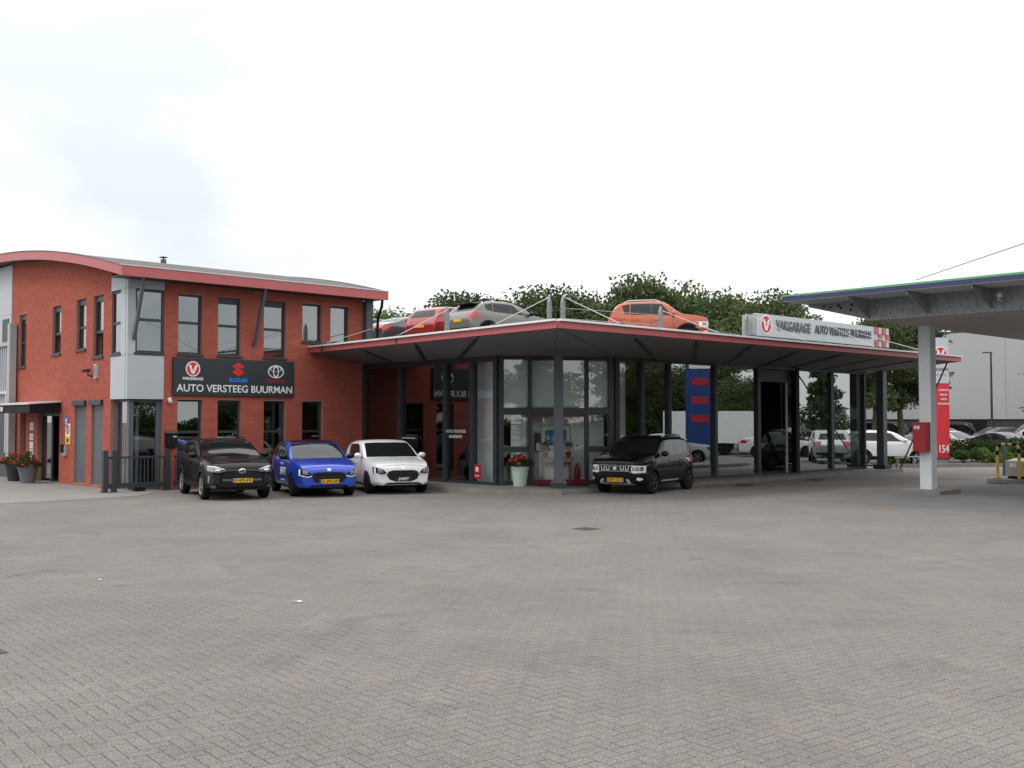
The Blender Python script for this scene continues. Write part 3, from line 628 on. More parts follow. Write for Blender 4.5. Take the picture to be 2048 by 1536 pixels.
# ---------------------------------------------------------------- showroom
SR = thing('showroom_building', 'glazed car showroom with dark frames and parking deck on top', 'building', 0, 0)
class Facade:
    def __init__(s, o, d, parent): s.o = Vector((*o,0)); s.d = Vector((*d,0)).normalized(); s.n = Vector((-s.d.y, s.d.x, 0)); s.p = parent   # n points inward
    def pt(s, a, dep, z): return s.o+s.d*a+s.n*dep+Vector((0,0,z))
    def bx(s, mb, a0, a1, d0, d1, z0, z1, mi=0):
        return mb.ext([s.pt(a0,d0,z0), s.pt(a1,d0,z0), s.pt(a1,d1,z0), s.pt(a0,d1,z0)], (0,0,z1-z0), mi)
    def part(s, name, mt, *b):
        m_ = MB(); s.bx(m_, *b); return m_.build(name, mt, s.p)
    def pane(s, a0, a1, z0, z1, dep=.08, mt=None, name='pane'):
        m_ = MB(); m_.quad(s.pt(a0,dep,z0), s.pt(a1,dep,z0), s.pt(a1,dep,z1), s.pt(a0,dep,z1)); return m_.build(name, mt or M['pane'], s.p)
ZT, ZB = 3.90, .20
fr_ = Facade((11.5,-8.75), (1,0), SR)                   # long front
mul = [(0,.20),(1.23,1.40),(2.60,2.72),(5.06,5.20),(7.59,7.75),(10.04,10.26),(12.50,12.70),(15.02,15.14)]
for i,(a,b) in enumerate(mul): fr_.part('mullion', M['anth'] if i != 5 else M['black'], a, b, -.02, .10 if i != 5 else .2, .12, 4.0)
for i in range(7):
    a, b = mul[i][1], mul[i+1][0]
    fr_.part('head_rail', M['anth_l'] if i > 2 else M['anth'], a, b, .0, .14, ZT, 4.0)
    fr_.part('sill_rail', M['anth'], a, b, .0, .14, .12, ZB if i != 4 else .13)
    if i != 4: fr_.pane(a, b, ZB, ZT, mt=M['panec'] if i == 0 else None)
fr_.part('open_leaf', M['anth'], 7.80, 9.9, .18, .24, 3.45, 3.88); fr_.part('door_track', M['alu'], 9.72, 9.80, .2, .26, .14, 3.45)
lf_ = Facade((8.35,.0), (0,-1), SR)                     # side towards the brick building
mul = [(-.30,.02),(1.93,2.13),(4.32,4.49),(5.60,5.79),(6.69,6.85)]
for a,b in mul: lf_.part('mullion', M['anth'], max(a,.0), b, -.02, .16, .12, 4.0)
for i in range(4):
    a, b = mul[i][1], mul[i+1][0]
    lf_.part('head_rail', M['anth'], a, b, .0, .14, 3.82, 4.0); lf_.part('sill_rail', M['anth'], a, b, .0, .14, .12, ZB); lf_.pane(a, b, ZB, 3.82, mt=M['panec'] if i == 3 else M['panes'])
_h = MB(); lf_.bx(_h, 2.25, 2.95, -.06, -.03, 1.46, 1.50); _h.build('door_handle', M['alu'], SR)
ch_ = Facade((8.41,-6.86), (3.05,-1.86), SR)            # entrance corner
CL = math.hypot(3.05,1.86)
k = CL/3.73
def sx(a): return a*k
for a,b in ((0,.16),(3.57,3.73)): ch_.part('mullion', M['anth'], sx(a), sx(b), -.04, .16, .12, 4.0)
for a,b in ((.96,1.05),(1.88,1.97),(2.80,2.91)): ch_.part('mullion', M['anth'], sx(a), sx(b), -.02, .12, 2.43, 3.88)
ch_.part('head_rail', M['anth'], sx(.16), sx(3.57), -.02, .12, 3.88, 4.0)
ch_.part('transom', M['anth'], sx(.16), sx(3.57), -.05, .14, 2.22, 2.43)
for a,b in ((.16,.96),(1.05,1.88),(1.97,2.80),(2.91,3.57)):
    ch_.pane(sx(a), sx(b), 2.43, 3.88, .05, M['panec']); ch_.part('film_panel', M['film'], sx(a)+.01, sx(b)-.01, .09, .10, 2.45, 3.86)
for a,b in ((.94,1.06),(2.79,2.91)): ch_.part('door_post', M['anth'], sx(a), sx(b), -.03, .12, .12, 2.22)
for a,b in ((.16,.94),(2.91,3.57)):
    ch_.part('side_rail', M['anth'], sx(a), sx(b), -.02, .1, 1.10, 1.27); ch_.part('sill_rail', M['anth'], sx(a), sx(b), -.02, .1, .12, .24)
    ch_.pane(sx(a), sx(b), 1.27, 2.22, .04, M['panec']); ch_.pane(sx(a), sx(b), .24, 1.10, .04, M['panec'])
ch_.part('door_frame', M['redtrim'], sx(1.06), sx(2.79), .0, .1, 2.16, 2.22); ch_.part('threshold', M['redtrim'], sx(1.06), sx(2.79), -.02, .12, .12, .27)
ch_.pane(sx(1.06), sx(2.79), .27, 2.16, .06, M['panec'], name='door_pane')
# side return of glass at the end of the front
en_ = Facade((26.64,-8.62), (0,1), SR)
for a,b in ((0,.12),(1.75,1.87),(3.5,3.62)): en_.part('mullion', M['anth'], a, b, -.02, .14, .12, 4.0)
for a,b in ((.12,1.75),(1.87,3.5)):
    en_.part('head_rail', M['anth'], a, b, 0, .12, 3.9, 4.0); en_.part('sill_rail', M['anth'], a, b, 0, .12, .12, .2); en_.pane(a, b, .2, 3.9, .06)
# solid walls, ceiling, deck
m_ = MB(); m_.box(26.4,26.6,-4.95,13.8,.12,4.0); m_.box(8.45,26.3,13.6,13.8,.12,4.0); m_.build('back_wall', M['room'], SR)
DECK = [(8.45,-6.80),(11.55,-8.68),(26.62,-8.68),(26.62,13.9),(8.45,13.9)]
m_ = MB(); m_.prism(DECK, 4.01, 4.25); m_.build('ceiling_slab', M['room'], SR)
m_ = MB(); m_.prism([(8.55,-6.7),(11.6,-8.55),(26.5,-8.55),(26.5,13.8),(8.55,13.8)], 4.251, 4.85); m_.build('deck', M['plinth'], SR)
m_ = MB(); m_.box(16.5,16.7,-6.4,2.0,.12,4.0); m_.build('partition', M['room'], SR)
m_ = MB(); lf_.bx(m_, 5.3, 6.3, .55, .62, .12, 3.9); m_.build('white_partition', M['roomw'], SR)
m_ = MB(); m_.box(12.1,12.9,-7.95,-7.88,.12,3.9); m_.build('white_partition', M['roomw'], SR)
m_ = MB(); ch_.bx(m_, .55, 3.5, .80, .88, .12, 2.7); m_.build('lobby_wall', M['roomw'], SR)
m_ = MB(); ch_.bx(m_, .80, .86, .2, .79, .12, 2.7); m_.build('lobby_cheek', M['roomw'], SR)
# canopy: soffit panels, red edge, top sheet
OL, OA, OR_, OE = (6.19,.0), (5.37,-12.33), (27.2,-12.36), (27.2,-8.6)
ZE0, ZE1, ZI = 4.30, 4.45, 3.99
def lerp(a, b, t): return tuple(x+(y-x)*t for x,y in zip(a,b))
CN = bpy.data.objects.new('canopy', None); COL.objects.link(CN); CN.parent = SR
m_ = MB(); m_.prism([OL, OA, OR_, OE, (11.5,-8.6), (8.35,-6.7), (8.35,0)], ZE1-.03, ZE1+.005); m_.build('top_sheet', M['roofing'], CN)
def soff(o0, o1, i0, i1, dz=0.0):
    P = [(*o0,ZE0-dz),(*o1,ZE0-dz),(*i1,ZI-dz*.4),(*i0,ZI-dz*.4)]
    if o0 == o1: P = P[1:]
    if i0 == i1: P = P[:-1] if len(P) == 4 else P
    m_ = MB(); m_.ext(P, (0,0,.03)); m_.build('soffit_panel', M['soffit'], CN)
def gap(o, i, o2, i2): pass
nl, nr = 4, 8
for q in range(nl):
    a, b = q/nl+.003, (q+1)/nl-.003
    soff(lerp(OL,OA,a), lerp(OL,OA,b), lerp((8.35,0),(8.35,-6.78),a), lerp((8.35,0),(8.35,-6.78),b), .012*(q % 2))
soff(OA, OA, (8.36,-6.80), (9.9,-7.76), 0); soff(OA, OA, (9.93,-7.78), (11.48,-8.72), .012)
for q in range(nr):
    a, b = q/nr+.0015, (q+1)/nr-.0015
    soff(lerp(OA,OR_,a), lerp(OA,OR_,b), lerp((11.52,-8.74),(27.2,-8.74),a), lerp((11.52,-8.74),(27.2,-8.74),b), .012*(q % 2))
def rib(o, i):
    m_ = MB(); m_.beam((*lerp(o,i,.16),ZE0+(ZI-ZE0)*.16-.025),(*i,ZI-.015),.10,.03); m_.build('soffit_rib', M['anth'], CN)
for q in range(1, nr): rib(lerp(OA,OR_,q/nr), lerp((11.52,-8.74),(27.2,-8.74),q/nr))
for q in range(1, nl): rib(lerp(OL,OA,q/nl), lerp((8.35,0),(8.35,-6.78),q/nl))
def edge(p, q, mt, z0, z1, t0, t1, name):
    d = Vector((q[0]-p[0], q[1]-p[1], 0)).normalized(); n = Vector((d.y,-d.x,0)); P = Vector((*p,0)); Q = Vector((*q,0))
    m_ = MB(); m_.ext([P+n*t0+Vector((0,0,z0)), Q+n*t0+Vector((0,0,z0)), Q+n*t1+Vector((0,0,z0)), P+n*t1+Vector((0,0,z0))], (0,0,z1-z0)); m_.build(name, mt, CN)
for p, q in ((OL,OA),(OA,OR_),(OR_,OE)):
    edge(q, p, M['red'], ZE0-.01, ZE1+.01, -.05, .012, 'edge_fascia'); edge(q, p, M['white'], ZE1+.011, ZE1+.062, -.12, .02, 'edge_trim')
# columns under the canopy
def steel_column(label, u, v, z0, z1, w=.27, rot=45):
    c = thing('canopy_column', label, 'column', u, v, z0, rot)
    h = z1-z0; m_ = MB(); m_.box(-w/2,w/2,-w/2,w/2,.16,h); m_.build('shaft', M['anth_l'], c)
    m_ = MB(); m_.box(-w*.85,w*.85,-w*.85,w*.85,0,.16); m_.build('base_plate', M['anth'], c)
    for a, b in ((1,1),(1,-1),(-1,1),(-1,-1)):
        m_ = MB(); m_.lathe([(.0,.05),(.02,.05),(.02,0),(0,0)], 8, (a*w*.66,b*w*.66,.16)); m_.build('bolt', M['galv'], c)
    return c
steel_column('square dark steel column before the showroom entrance', 8.83, -8.95, .118, 4.08)
steel_column('dark steel column at the far end of the showroom front', 27.0, -9.25, .118, 4.06, .30, 0)
# deck posts, stays
def deck_post(label, u, v, h, group=None):
    p = thing('deck_post', label, 'post', u, v, 4.85, 0, group)
    m_ = MB(); m_.box(-.07,.07,-.04,.04,0,h-.14); m_.build('shaft', M['galv'], p)
    m_ = MB(); m_.ext([(-.07,-.04,h-.14),(.07,-.04,h-.14),(0,-.04,h+.06)], (0,.08,0)); m_.build('pointed_head', M['galv'], p)
    m_ = MB(); m_.box(-.16,.16,-.16,.16,0,.03); m_.build('foot_plate', M['galv'], p)
    return p
deck_post('galvanised deck post carrying the stays above the entrance', 9.90, -7.52, .92, 'paired posts above the entrance')
deck_post('galvanised deck post carrying the stays above the entrance', 10.20, -7.80, .92, 'paired posts above the entrance')
deck_post('galvanised deck post before the orange hatchback', 14.14, -8.4, .86)
deck_post('galvanised deck post behind the left end of the roof sign', 19.35, -8.12, 1.0)
deck_post('galvanised deck post behind the middle of the roof sign', 24.35, -8.12, 1.0)
deck_post('galvanised deck post behind the red and grey cars', 8.72, -4.06, .80)
def stay(label, a, b, r=.013):
    c = thing('stay_cable', label, 'cable', b[0], b[1], b[2])
    m_ = MB(); d = Vector(a)-Vector(b); m_.tube([(0,0,0), d], r, 6); m_.build('cable', M['cable'], c)
    dn = d.normalized(); m_ = MB(); m_.tube([dn*.02, dn*.22], r*2, 8); m_.build('turnbuckle', M['anth'], c); m_ = MB(); m_.box(-.03,.03,-.05,.05,-.20,.05); m_.build('clamp', M['iron'], c)
zc = 4.52
for lab, a, b in (
    ('stay cable from the brick building corner post to the canopy edge', (8.45,-.28,5.20), (6.05,-.92,zc)),
    ('stay cable from the post by the red car to the canopy edge', (8.72,-4.10,5.60), (5.80,-5.29,zc)),
    ('stay cable crossing before the grey crossover to the canopy edge', (9.88,-7.55,5.80), (5.55,-9.76,zc)),
    ('stay cable from the entrance posts down to the long canopy edge', (10.22,-7.85,5.80), (7.80,-12.28,zc)),
    ('stay cable crossing before the orange hatchback', (14.14,-8.46,5.62), (12.10,-12.28,zc)),
    ('stay cable running across the V emblem of the roof sign', (19.35,-8.38,5.80), (16.6,-12.28,zc)),
    ('stay cable crossing the lettering of the roof sign', (24.35,-8.40,5.80), (21.0,-12.28,zc)),
    ('stay cable from the chequered end of the roof sign', (26.5,-8.4,5.62), (25.1,-12.28,zc))): stay(lab, a, b)
tr = thing('deck_railing_wires', 'thin guard wires between the posts above the entrance', 'wires', 10.2, -7.8, 4.85)
for hz in (.30,.62):
    m_ = MB(); m_.tube([(0,0,hz),(3.94,-.6,hz)], .008, 5); m_.build('wire', M['cable'], tr)
# roof sign
rs = thing('roof_sign', 'long pale roof sign reading VAKGARAGE AUTO VERSTEEG BUURMAN with chequered end', 'sign', 19.60, -8.30, 4.85)
m_ = MB(); m_.box(0,8.5,-.08,.06,.27,1.08); m_.build('board', M['offwhite'], rs)
m_ = MB(); m_.box(-.06,-.003,-.05,.5,.3,1.04); m_.build('end_cap', M['tank'], rs)
v_emblem(rs, .60, .70, .36, -.08)
text('lettering', 'VAKGARAGE', .50, M['letter'], rs, (2.42,-.10,.70), FR, .015, .025, .80)
text('lettering', 'AUTO VERSTEEG BUURMAN', .46, M['anth_l'], rs, (6.05,-.10,.70), FR, .015, .008, .74)
for i in range(4):
    for j in range(3):
        m_ = MB(); m_.box(8.52+i*.31,8.52+i*.31+.29,-.08 if (i+j) % 2 else -.12,.06,.27+j*.27,.27+j*.27+.265); m_.build('chequer', M['red'] if (i+j) % 2 == 0 else M['offwhite'], rs)
for xx in (.6,4.75,9.2):
    m_ = MB(); m_.box(xx-.05,xx+.05,.065,.16,0,1.0); m_.build('support', M['galv'], rs)
# ---- entrance furniture
def CHP(a, dep, z): p = ch_.pt(a, dep, z); return p
CHR = math.degrees(math.atan2(-1.86,3.05))
def ch_thing(name, label, cat, a, dep, z): p = CHP(sx(a), dep, z); return thing(name, label, cat, p.x, p.y, z, CHR)
hs = ch_thing('opening_hours_panel', 'white printed opening hours on the glass beside the entrance', 'notice', .58, .0, 1.30)
for i,(zz,w) in enumerate(((.80,.30),(.75,.24),(.66,.34),(.56,.18),(.50,.26),(.40,.20),(.35,.28),(.26,.20),(.20,.26),(.10,.22),(.04,.34))):
    m_ = MB(); m_.box(-.17,-.17+w*.95,.025,.03,zz,zz+(.022 if i != 2 else .05)); m_.build('print_line', M['paper'], hs)
ds = ch_thing('dispenser_stand', 'tall grey dispenser stand inside the entrance door', 'stand', 1.32, .35, .118)
m_ = MB(); m_.box(-.12,.12,-.06,.06,.02,1.62); m_.build('column', M['tank'], ds); m_ = MB(); m_.box(-.10,.10,-.075,-.061,.98,1.55); m_.build('front_plate', M['anth'], ds); m_ = MB(); m_.box(-.05,.05,-.085,-.076,1.02,1.25); m_.build('insert', M['paper'], ds); m_ = MB(); m_.box(-.2,.2,-.15,.15,0,.02); m_.build('foot', M['anth'], ds)
ct = ch_thing('console_table', 'pale wooden console table against the white lobby wall', 'table', 2.02, .58, .118)
m_ = MB(); m_.box(-.52,.52,-.18,.18,.76,.80); m_.build('table_top', M['wood'], ct); m_ = MB(); m_.box(-.46,.46,-.15,-.13,.66,.76); m_.build('apron', M['wood'], ct)
for a, b in ((-.45,-.14),(.45,-.14),(-.45,.14),(.45,.14)):
    m_ = MB(); m_.box(a-.03,a+.03,b-.03,b+.03,0,.76); m_.build('leg', M['wood'], ct)
fp = ch_thing('framed_picture', 'blue picture in thin dark frame on the lobby wall', 'picture', 2.03, .785, 1.18)
m_ = MB(); m_.box(-.46,.46,-.015,.0,0,.72); m_.build('mount', M['paper'], fp); m_ = MB(); m_.box(-.34,.34,-.02,-.016,.12,.58); m_.build('print', M['pict'], fp)
m_ = MB(); m_.box(-.475,-.46,-.025,.0,-.015,.735); m_.box(.46,.475,-.025,0,-.015,.735); m_.box(-.46,.46,-.025,0,.72,.735); m_.box(-.46,.46,-.025,0,-.015,0); m_.build('frame', M['black'], fp)
def foliage(n, fn, smin, smax, flat=0.0):
    """n leaf faces; fn() gives a point"""
    V_ = np.zeros((n,4,3)); 
    P = np.array([fn() for _ in range(n)]); a = rng.normal(size=(n,3)); a /= np.linalg.norm(a,axis=1)[:,None]; b = np.cross(a, rng.normal(size=(n,3))); b /= np.linalg.norm(b,axis=1)[:,None]
    s = rng.uniform(smin,smax,n)[:,None]
    V_[:,0] = P-a*s*.5; V_[:,1] = P+b*s*.32; V_[:,2] = P+a*s*.5; V_[:,3] = P-b*s*.32
    return V_
def leaf_mesh(name, V_, tone):
    n = len(V_); me = bpy.data.meshes.new(name); me.vertices.add(n*4); me.vertices.foreach_set('co', V_.ravel())
    me.loops.add(n*4); me.loops.foreach_set('vertex_index', np.arange(n*4,dtype=np.int32)); me.polygons.add(n); me.polygons.foreach_set('loop_start', np.arange(0,n*4,4,dtype=np.int32)); me.update(calc_edges=True)
    at = me.attributes.new('tone','FLOAT','FACE'); at.data.foreach_set('value', tone.astype(np.float32)); return me
def flower_pot(label, u, v, z, r, h, mt, spread, n_red, white=False, rot=0, group=None, plume=False):
    p = thing('flower_pot', label, 'flower pot', u, v, z, rot, group)
    m_ = MB(); m_.lathe([(0,0),(r*.70,0),(r*.95,h*.86),(r*1.04,h*.86),(r*1.04,h),(r*.94,h),(r*.90,h*.9),(0,h*.9)], 28); m_.build('pot', mt, p, smooth=True)
    m_ = MB(); m_.lathe([(r*.9,h*.9),(0,h*.93)], 20); m_.build('soil', M['soil'], p)
    def pt():
        t = random.uniform(0,2*math.pi); q = math.sqrt(random.random())*spread; return (q*math.cos(t), q*math.sin(t), h+.02+random.random()*(.30-.22*(q/spread)**2)+(.12 if q < spread*.5 else 0)*random.random())
    V_ = foliage(900, pt, .04,.09); link('leaves', leaf_mesh('leaves', V_, rng.random(900)), M['bushleaf' if random.random() < .3 else 'hedgeleaf'], p)
    for i in range(n_red):
        x, y, zz = pt(); m_ = MB()
        for q in range(7): m_.ball((x+random.uniform(-.035,.035), y+random.uniform(-.035,.035), zz+.05+random.uniform(-.03,.03)), .028,.028,.022,6,4)
        m_.build('flower_head', M['petalw'] if white and i % 4 == 0 else M['petal'], p)
    if plume:
        V_ = foliage(120, lambda: (random.gauss(0,.06), random.gauss(0,.06), h+.3+random.random()*.22), .05,.1); link('grey_plume', leaf_mesh('grey_plume', V_, rng.random(120)*.3+.7), M['leaf2'], p)
    return p
def chp(a, dep): p = CHP(sx(a), dep, 0); return p.x, p.y
u_, v_ = chp(.58,-.45); flower_pot('large pale green pot with red and white flowers beside the entrance', u_, v_, .118, .27, .58, M['pot'], .42, 22, True)
u_, v_ = chp(3.35,-.45); flower_pot('large pale green pot with red flowers behind the black hatchback', u_, v_, .118, .27, .58, M['pot'], .40, 20, True)
flower_pot('black pot of red geraniums beside the louvre screen', -.65, 7.5, .008, .31, .56, M['potdark'], .52, 26)
flower_pot('dark grey pot with red flowers and silver plume before the side door', -.75, 5.95, .008, .31, .52, M['letter'], .44, 16, plume=True)
for a, lab in ((1.66,'potted plant on the console table under the picture, by the dispenser stand'),(2.40,'potted plant on the console table under the picture, by the extinguisher')):
    p = ch_thing('potted_plant', lab, 'plant', a, .58, .918)
    m_ = MB(); m_.lathe([(0,0),(.06,0),(.085,.16),(.07,.16),(0,.14)], 16); m_.build('pot', M['potred'], p, smooth=True)
    V_ = foliage(160, lambda: (random.gauss(0,.08), random.gauss(0,.06), .2+random.random()*.26), .05,.1); link('leaves', leaf_mesh('leaves', V_, rng.random(160)), M['hedgeleaf'], p)
fe = ch_thing('fire_extinguisher', 'red fire extinguisher on the lobby floor', 'extinguisher', 2.66, .5, .118)
m_ = MB(); m_.lathe([(0,0),(.08,0),(.085,.03),(.085,.45),(.05,.53),(.03,.55),(.03,.6),(0,.6)], 18); m_.build('cylinder', M['extred'], fe, smooth=True); m_ = MB(); m_.tube([(0,0,.6),(.07,0,.62),(.11,0,.5),(.11,0,.2)], .013, 6); m_.build('hose', M['black'], fe)
dm = ch_thing('door_mat', 'black door mat lying before the entrance threshold', 'mat', 1.95, -.42, .118); m_ = MB(); m_.box(-.75,.75,-.28,.28,.0,.016); m_.build('mat', M['black'], dm)
rd = thing('red_notice', 'small red notice with white hand emblem low on the side glass', 'notice', 8.33, -5.98, .28)
m_ = MB(); m_.box(-.012,-.002,-.19,.13,0,.44); m_.build('sheet', M['sdred'], rd); m_ = MB(); m_.box(-.016,-.0125,-.08,.05,.22,.36); m_.box(-.016,-.0125,-.10,.08,.08,.11); m_.build('print', M['paper'], rd)
wl_ = thing('window_lettering', 'two lines of white lettering on the side glass', 'lettering', 8.34, -4.95, 1.55)
text('text_line', 'AUTO VERSTEEG', .13, M['paper'], wl_, (-.0,0,.16), LF, .002, .01); text('text_line', 'BUURMAN', .13, M['paper'], wl_, (-.0,.0,.0), LF, .002, .02)

# ---------------------------------------------------------------- cars
M['cglass'] = mat('car_glass', (.009,.011,.012), .02, 0, 0, spec=.5)
M['tyre'] = mat('tyre_rubber', (.012,.012,.0125), .9, 0, .1, 10, spec=.15)
M['rimdark'] = mat('dark_alloy', (.05,.052,.055), .35, .7, .1, 10)
M['rimlight'] = mat('bright_alloy', (.42,.43,.44), .3, .8, .05, 10)
M['trim'] = mat('black_trim', (.011,.011,.0115), .6, 0, .08, 10, spec=.2)
M['gloss'] = mat('gloss_black_trim', (.008,.008,.009), .12, 0, 0, coat=.5)
M['lampglass'] = mat('lamp_housing', (.20,.21,.24), .08, .4, .3, 20, coat=1.0)
M['drl'] = mat('lamp_reflector', (.85,.88,.90), .2, .2, 0)
M['taillamp'] = mat('tail_lamp_red', (.42,.01,.012), .12, 0, .1, 10, coat=1.0)
M['chrome'] = mat('chrome', (.72,.73,.74), .15, 1.0, 0)
M['skid'] = mat('silver_skid', (.50,.51,.52), .4, .4, .04, 5)
M['plate'] = mat('yellow_plate', (.72,.40,.012), .45, 0, .03, 5)
M['eu'] = mat('plate_blue', (.02,.05,.42), .45, 0, 0)
M['seam'] = mat('panel_gap', (.004,.004,.004), .8, 0, 0)
PAINT = {k: paint(k+'_car_paint', *a) for k, a in {
 'black': ((.0045,.0036,.004), 0, .2), 'blue': ((.014,.062,.48), .3, .3), 'white': ((.74,.75,.76), 0, .3), 'orange': ((.42,.085,.028), .25, .32), 'khaki': ((.165,.165,.145), .35, .35),
 'red': ((.30,.018,.016), .2, .3), 'slate': ((.085,.092,.102), .4, .3), 'silver': ((.36,.38,.39), .6, .32), 'deepblue': ((.012,.06,.26), .3, .3), 'charcoal': ((.02,.021,.023), .3, .28), 'pearl': ((.62,.62,.62), 0, .3), 'brightred': ((.48,.02,.02), 0, .3)}.items()}

SPECS = {
 'ignis': dict(L=3.70, W=1.69, wb=2.435, fo=.76, wr=.325, z0=.23, belt=(.98,1.05), tum=.19,
   top=[(1.85,.62),(1.845,.88),(1.77,.98),(1.42,1.045),(1.02,1.085),(.86,1.11),(.58,1.33),(.34,1.53),(.08,1.60),(-.9,1.60),(-1.46,1.54),(-1.62,1.30),(-1.74,1.05),(-1.83,.82),(-1.85,.55)],
   ws=(.86,.32), rail=True, clad=.07),
 'cross': dict(L=4.18, W=1.765, wb=2.56, fo=.84, wr=.345, z0=.23, belt=(.99,1.09), tum=.29,
   top=[(2.09,.60),(2.07,.84),(1.94,.95),(1.55,1.03),(1.10,1.075),(.90,1.10),(.50,1.31),(.10,1.485),(-.30,1.555),(-1.0,1.545),(-1.52,1.47),(-1.78,1.22),(-1.98,1.06),(-2.07,.84),(-2.09,.55)],
   ws=(.90,.08), rail=True, clad=.075),
 'swift': dict(L=3.86, W=1.735, wb=2.45, fo=.80, wr=.305, z0=.18, belt=(.91,1.0), tum=.25,
   top=[(1.93,.55),(1.91,.74),(1.80,.85),(1.45,.92),(1.0,.975),(.82,1.0),(.45,1.22),(.12,1.405),(-.25,1.475),(-.95,1.47),(-1.45,1.38),(-1.62,1.16),(-1.80,.95),(-1.91,.76),(-1.93,.5)],
   ws=(.82,.10), rail=False, clad=0),
 'suv': dict(L=4.20, W=1.78, wb=2.50, fo=.86, wr=.345, z0=.24, belt=(1.02,1.10), tum=.22,
   top=[(2.10,.60),(2.08,.88),(1.96,1.0),(1.55,1.06),(1.05,1.10),(.85,1.12),(.50,1.36),(.22,1.53),(-.1,1.60),(-1.1,1.60),(-1.66,1.53),(-1.84,1.28),(-1.98,1.08),(-2.08,.85),(-2.10,.55)],
   ws=(.85,.20), rail=True, clad=.06),
 'sedan': dict(L=4.55, W=1.80, wb=2.70, fo=.88, wr=.32, z0=.18, belt=(.92,.99), tum=.38,
   top=[(2.27,.55),(2.25,.72),(2.12,.83),(1.7,.90),(1.15,.96),(.95,.98),(.50,1.21),(.10,1.37),(-.3,1.425),(-.8,1.40),(-1.25,1.28),(-1.62,1.10),(-2.12,1.03),(-2.25,.86),(-2.27,.5)],
   ws=(.95,.08), rail=False, clad=0),
 'van': dict(L=4.95, W=1.92, wb=3.0, fo=.92, wr=.34, z0=.24, belt=(1.10,1.15), tum=.14,
   top=[(2.47,.62),(2.45,.92),(2.36,1.04),(2.05,1.14),(1.75,1.22),(1.62,1.28),(1.25,1.62),(.98,1.86),(.6,1.95),(-.6,1.97),(-2.1,1.96),(-2.36,1.88),(-2.43,1.2),(-2.46,.9),(-2.47,.55)],
   ws=(1.64,.95), rail=False, clad=0)}
def interp(pts, x):
    P = sorted(pts); 
    if x <= P[0][0]: return P[0][1]
    for (a,b),(c,d) in zip(P[:-1],P[1:]):
        if x <= c: return b+(d-b)*(x-a)/(c-a)
    return P[-1][1]
BODY = {}
def car_body(key):
    """closed lofted shell, smoothed, wheel wells cut out"""
    if key in BODY: return BODY[key]
    s = SPECS[key]; hw = s['W']/2; L = s['L']; xf = L/2
    xs = sorted({p[0] for p in s['top'][1:-1]}|{xf-.006, xf-.05, -xf+.006, -xf+.05, .4*xf, -.2, -.55}, reverse=True)
    xs = [x for i,x in enumerate(xs) if i == 0 or xs[i-1]-x > .012]
    rings = []
    for x in xs:
        e = xf-abs(x)
        pl = .80+.20*min(1, e/.75)**.5 if x > 0 else .84+.16*min(1, e/.6)**.5
        w = hw*pl; zt = interp(s['top'], x); z0 = s['z0']+(.10*max(0,1-e/.30))
        zb = min(interp([(-xf,s['belt'][1]),(xf,s['belt'][0])], x), zt-.035); g = max(zt-zb, .03)
        def wg(t): return .955*w-s['tum']*max(g-.06,0)*t
        mid = (z0+zb)/2
        half = [(0,z0),(.80*w,z0),(.955*w,z0+.05),(.995*w,z0+.20),(w,mid+.06),(.992*w,zb-.12),(.968*w,zb-.02),(wg(.12),zb+.10*g),(wg(.55),zb+.55*g),(wg(.90),zb+.90*g),(.89*wg(1.0),zt-.006),(.45*wg(1),zt+.012),(0,zt+.016)]
        rings.append([(x,y,z) for y,z in half]+[(x,-y,z) for y,z in half[-2:0:-1]])
    n = len(rings[0]); mb = MB(); mb.v = [p for r in rings for p in r]
    for i in range(len(rings)-1):
        for j in range(n): mb.f.append((i*n+j, i*n+(j+1)%n, (i+1)*n+(j+1)%n, (i+1)*n+j)); mb.m.append(0)
    mb.f += [tuple(range(n-1,-1,-1)), tuple((len(rings)-1)*n+j for j in range(n))]; mb.m += [0,0]
    me = mb.mesh('body')
    bm = bmesh.new(); bm.from_mesh(me); bmesh.ops.recalc_face_normals(bm, faces=bm.faces); bm.to_mesh(me); bm.free()
    o = bpy.data.objects.new('tmp_body', me); COL.objects.link(o)
    md = o.modifiers.new('s','SUBSURF'); md.levels = 2; md.render_levels = 2
    cut = MB(); xa = xf-s['fo']; r = s['wr']*1.13
    for xc in (xa, xa-s['wb']):
        for sd in (1,-1):
            cut.tube([(xc,sd*(hw-.30),s['wr']),(xc,sd*(hw+.2),s['wr'])], r, 28)
    cm_ = cut.mesh('cut'); bm = bmesh.new(); bm.from_mesh(cm_); bmesh.ops.recalc_face_normals(bm, faces=bm.faces); bm.to_mesh(cm_); bm.free()
    co = bpy.data.objects.new('tmp_cut', cm_); COL.objects.link(co)
    cm_.materials.append(M['trim']); me.materials.append(M['trim'])
    dg = bpy.context.evaluated_depsgraph_get(); full = bpy.data.meshes.new_from_object(o.evaluated_get(dg))
    bm = bmesh.new(); bm.from_mesh(full); bvh = BVHTree.FromBMesh(bm); bm.free()
    bo = o.modifiers.new('b','BOOLEAN'); bo.operation = 'DIFFERENCE'; bo.object = co; bo.solver = 'EXACT'
    dg = bpy.context.evaluated_depsgraph_get(); dg.update(); res = bpy.data.meshes.new_from_object(o.evaluated_get(dg))
    bpy.data.objects.remove(o); bpy.data.objects.remove(co)
    res.materials.clear(); res.polygons.foreach_set('use_smooth', [True]*len(res.polygons)); res.set_sharp_from_angle(angle=R(40)); res.name = 'body_'+key
    BODY[key] = (res, bvh); return BODY[key]
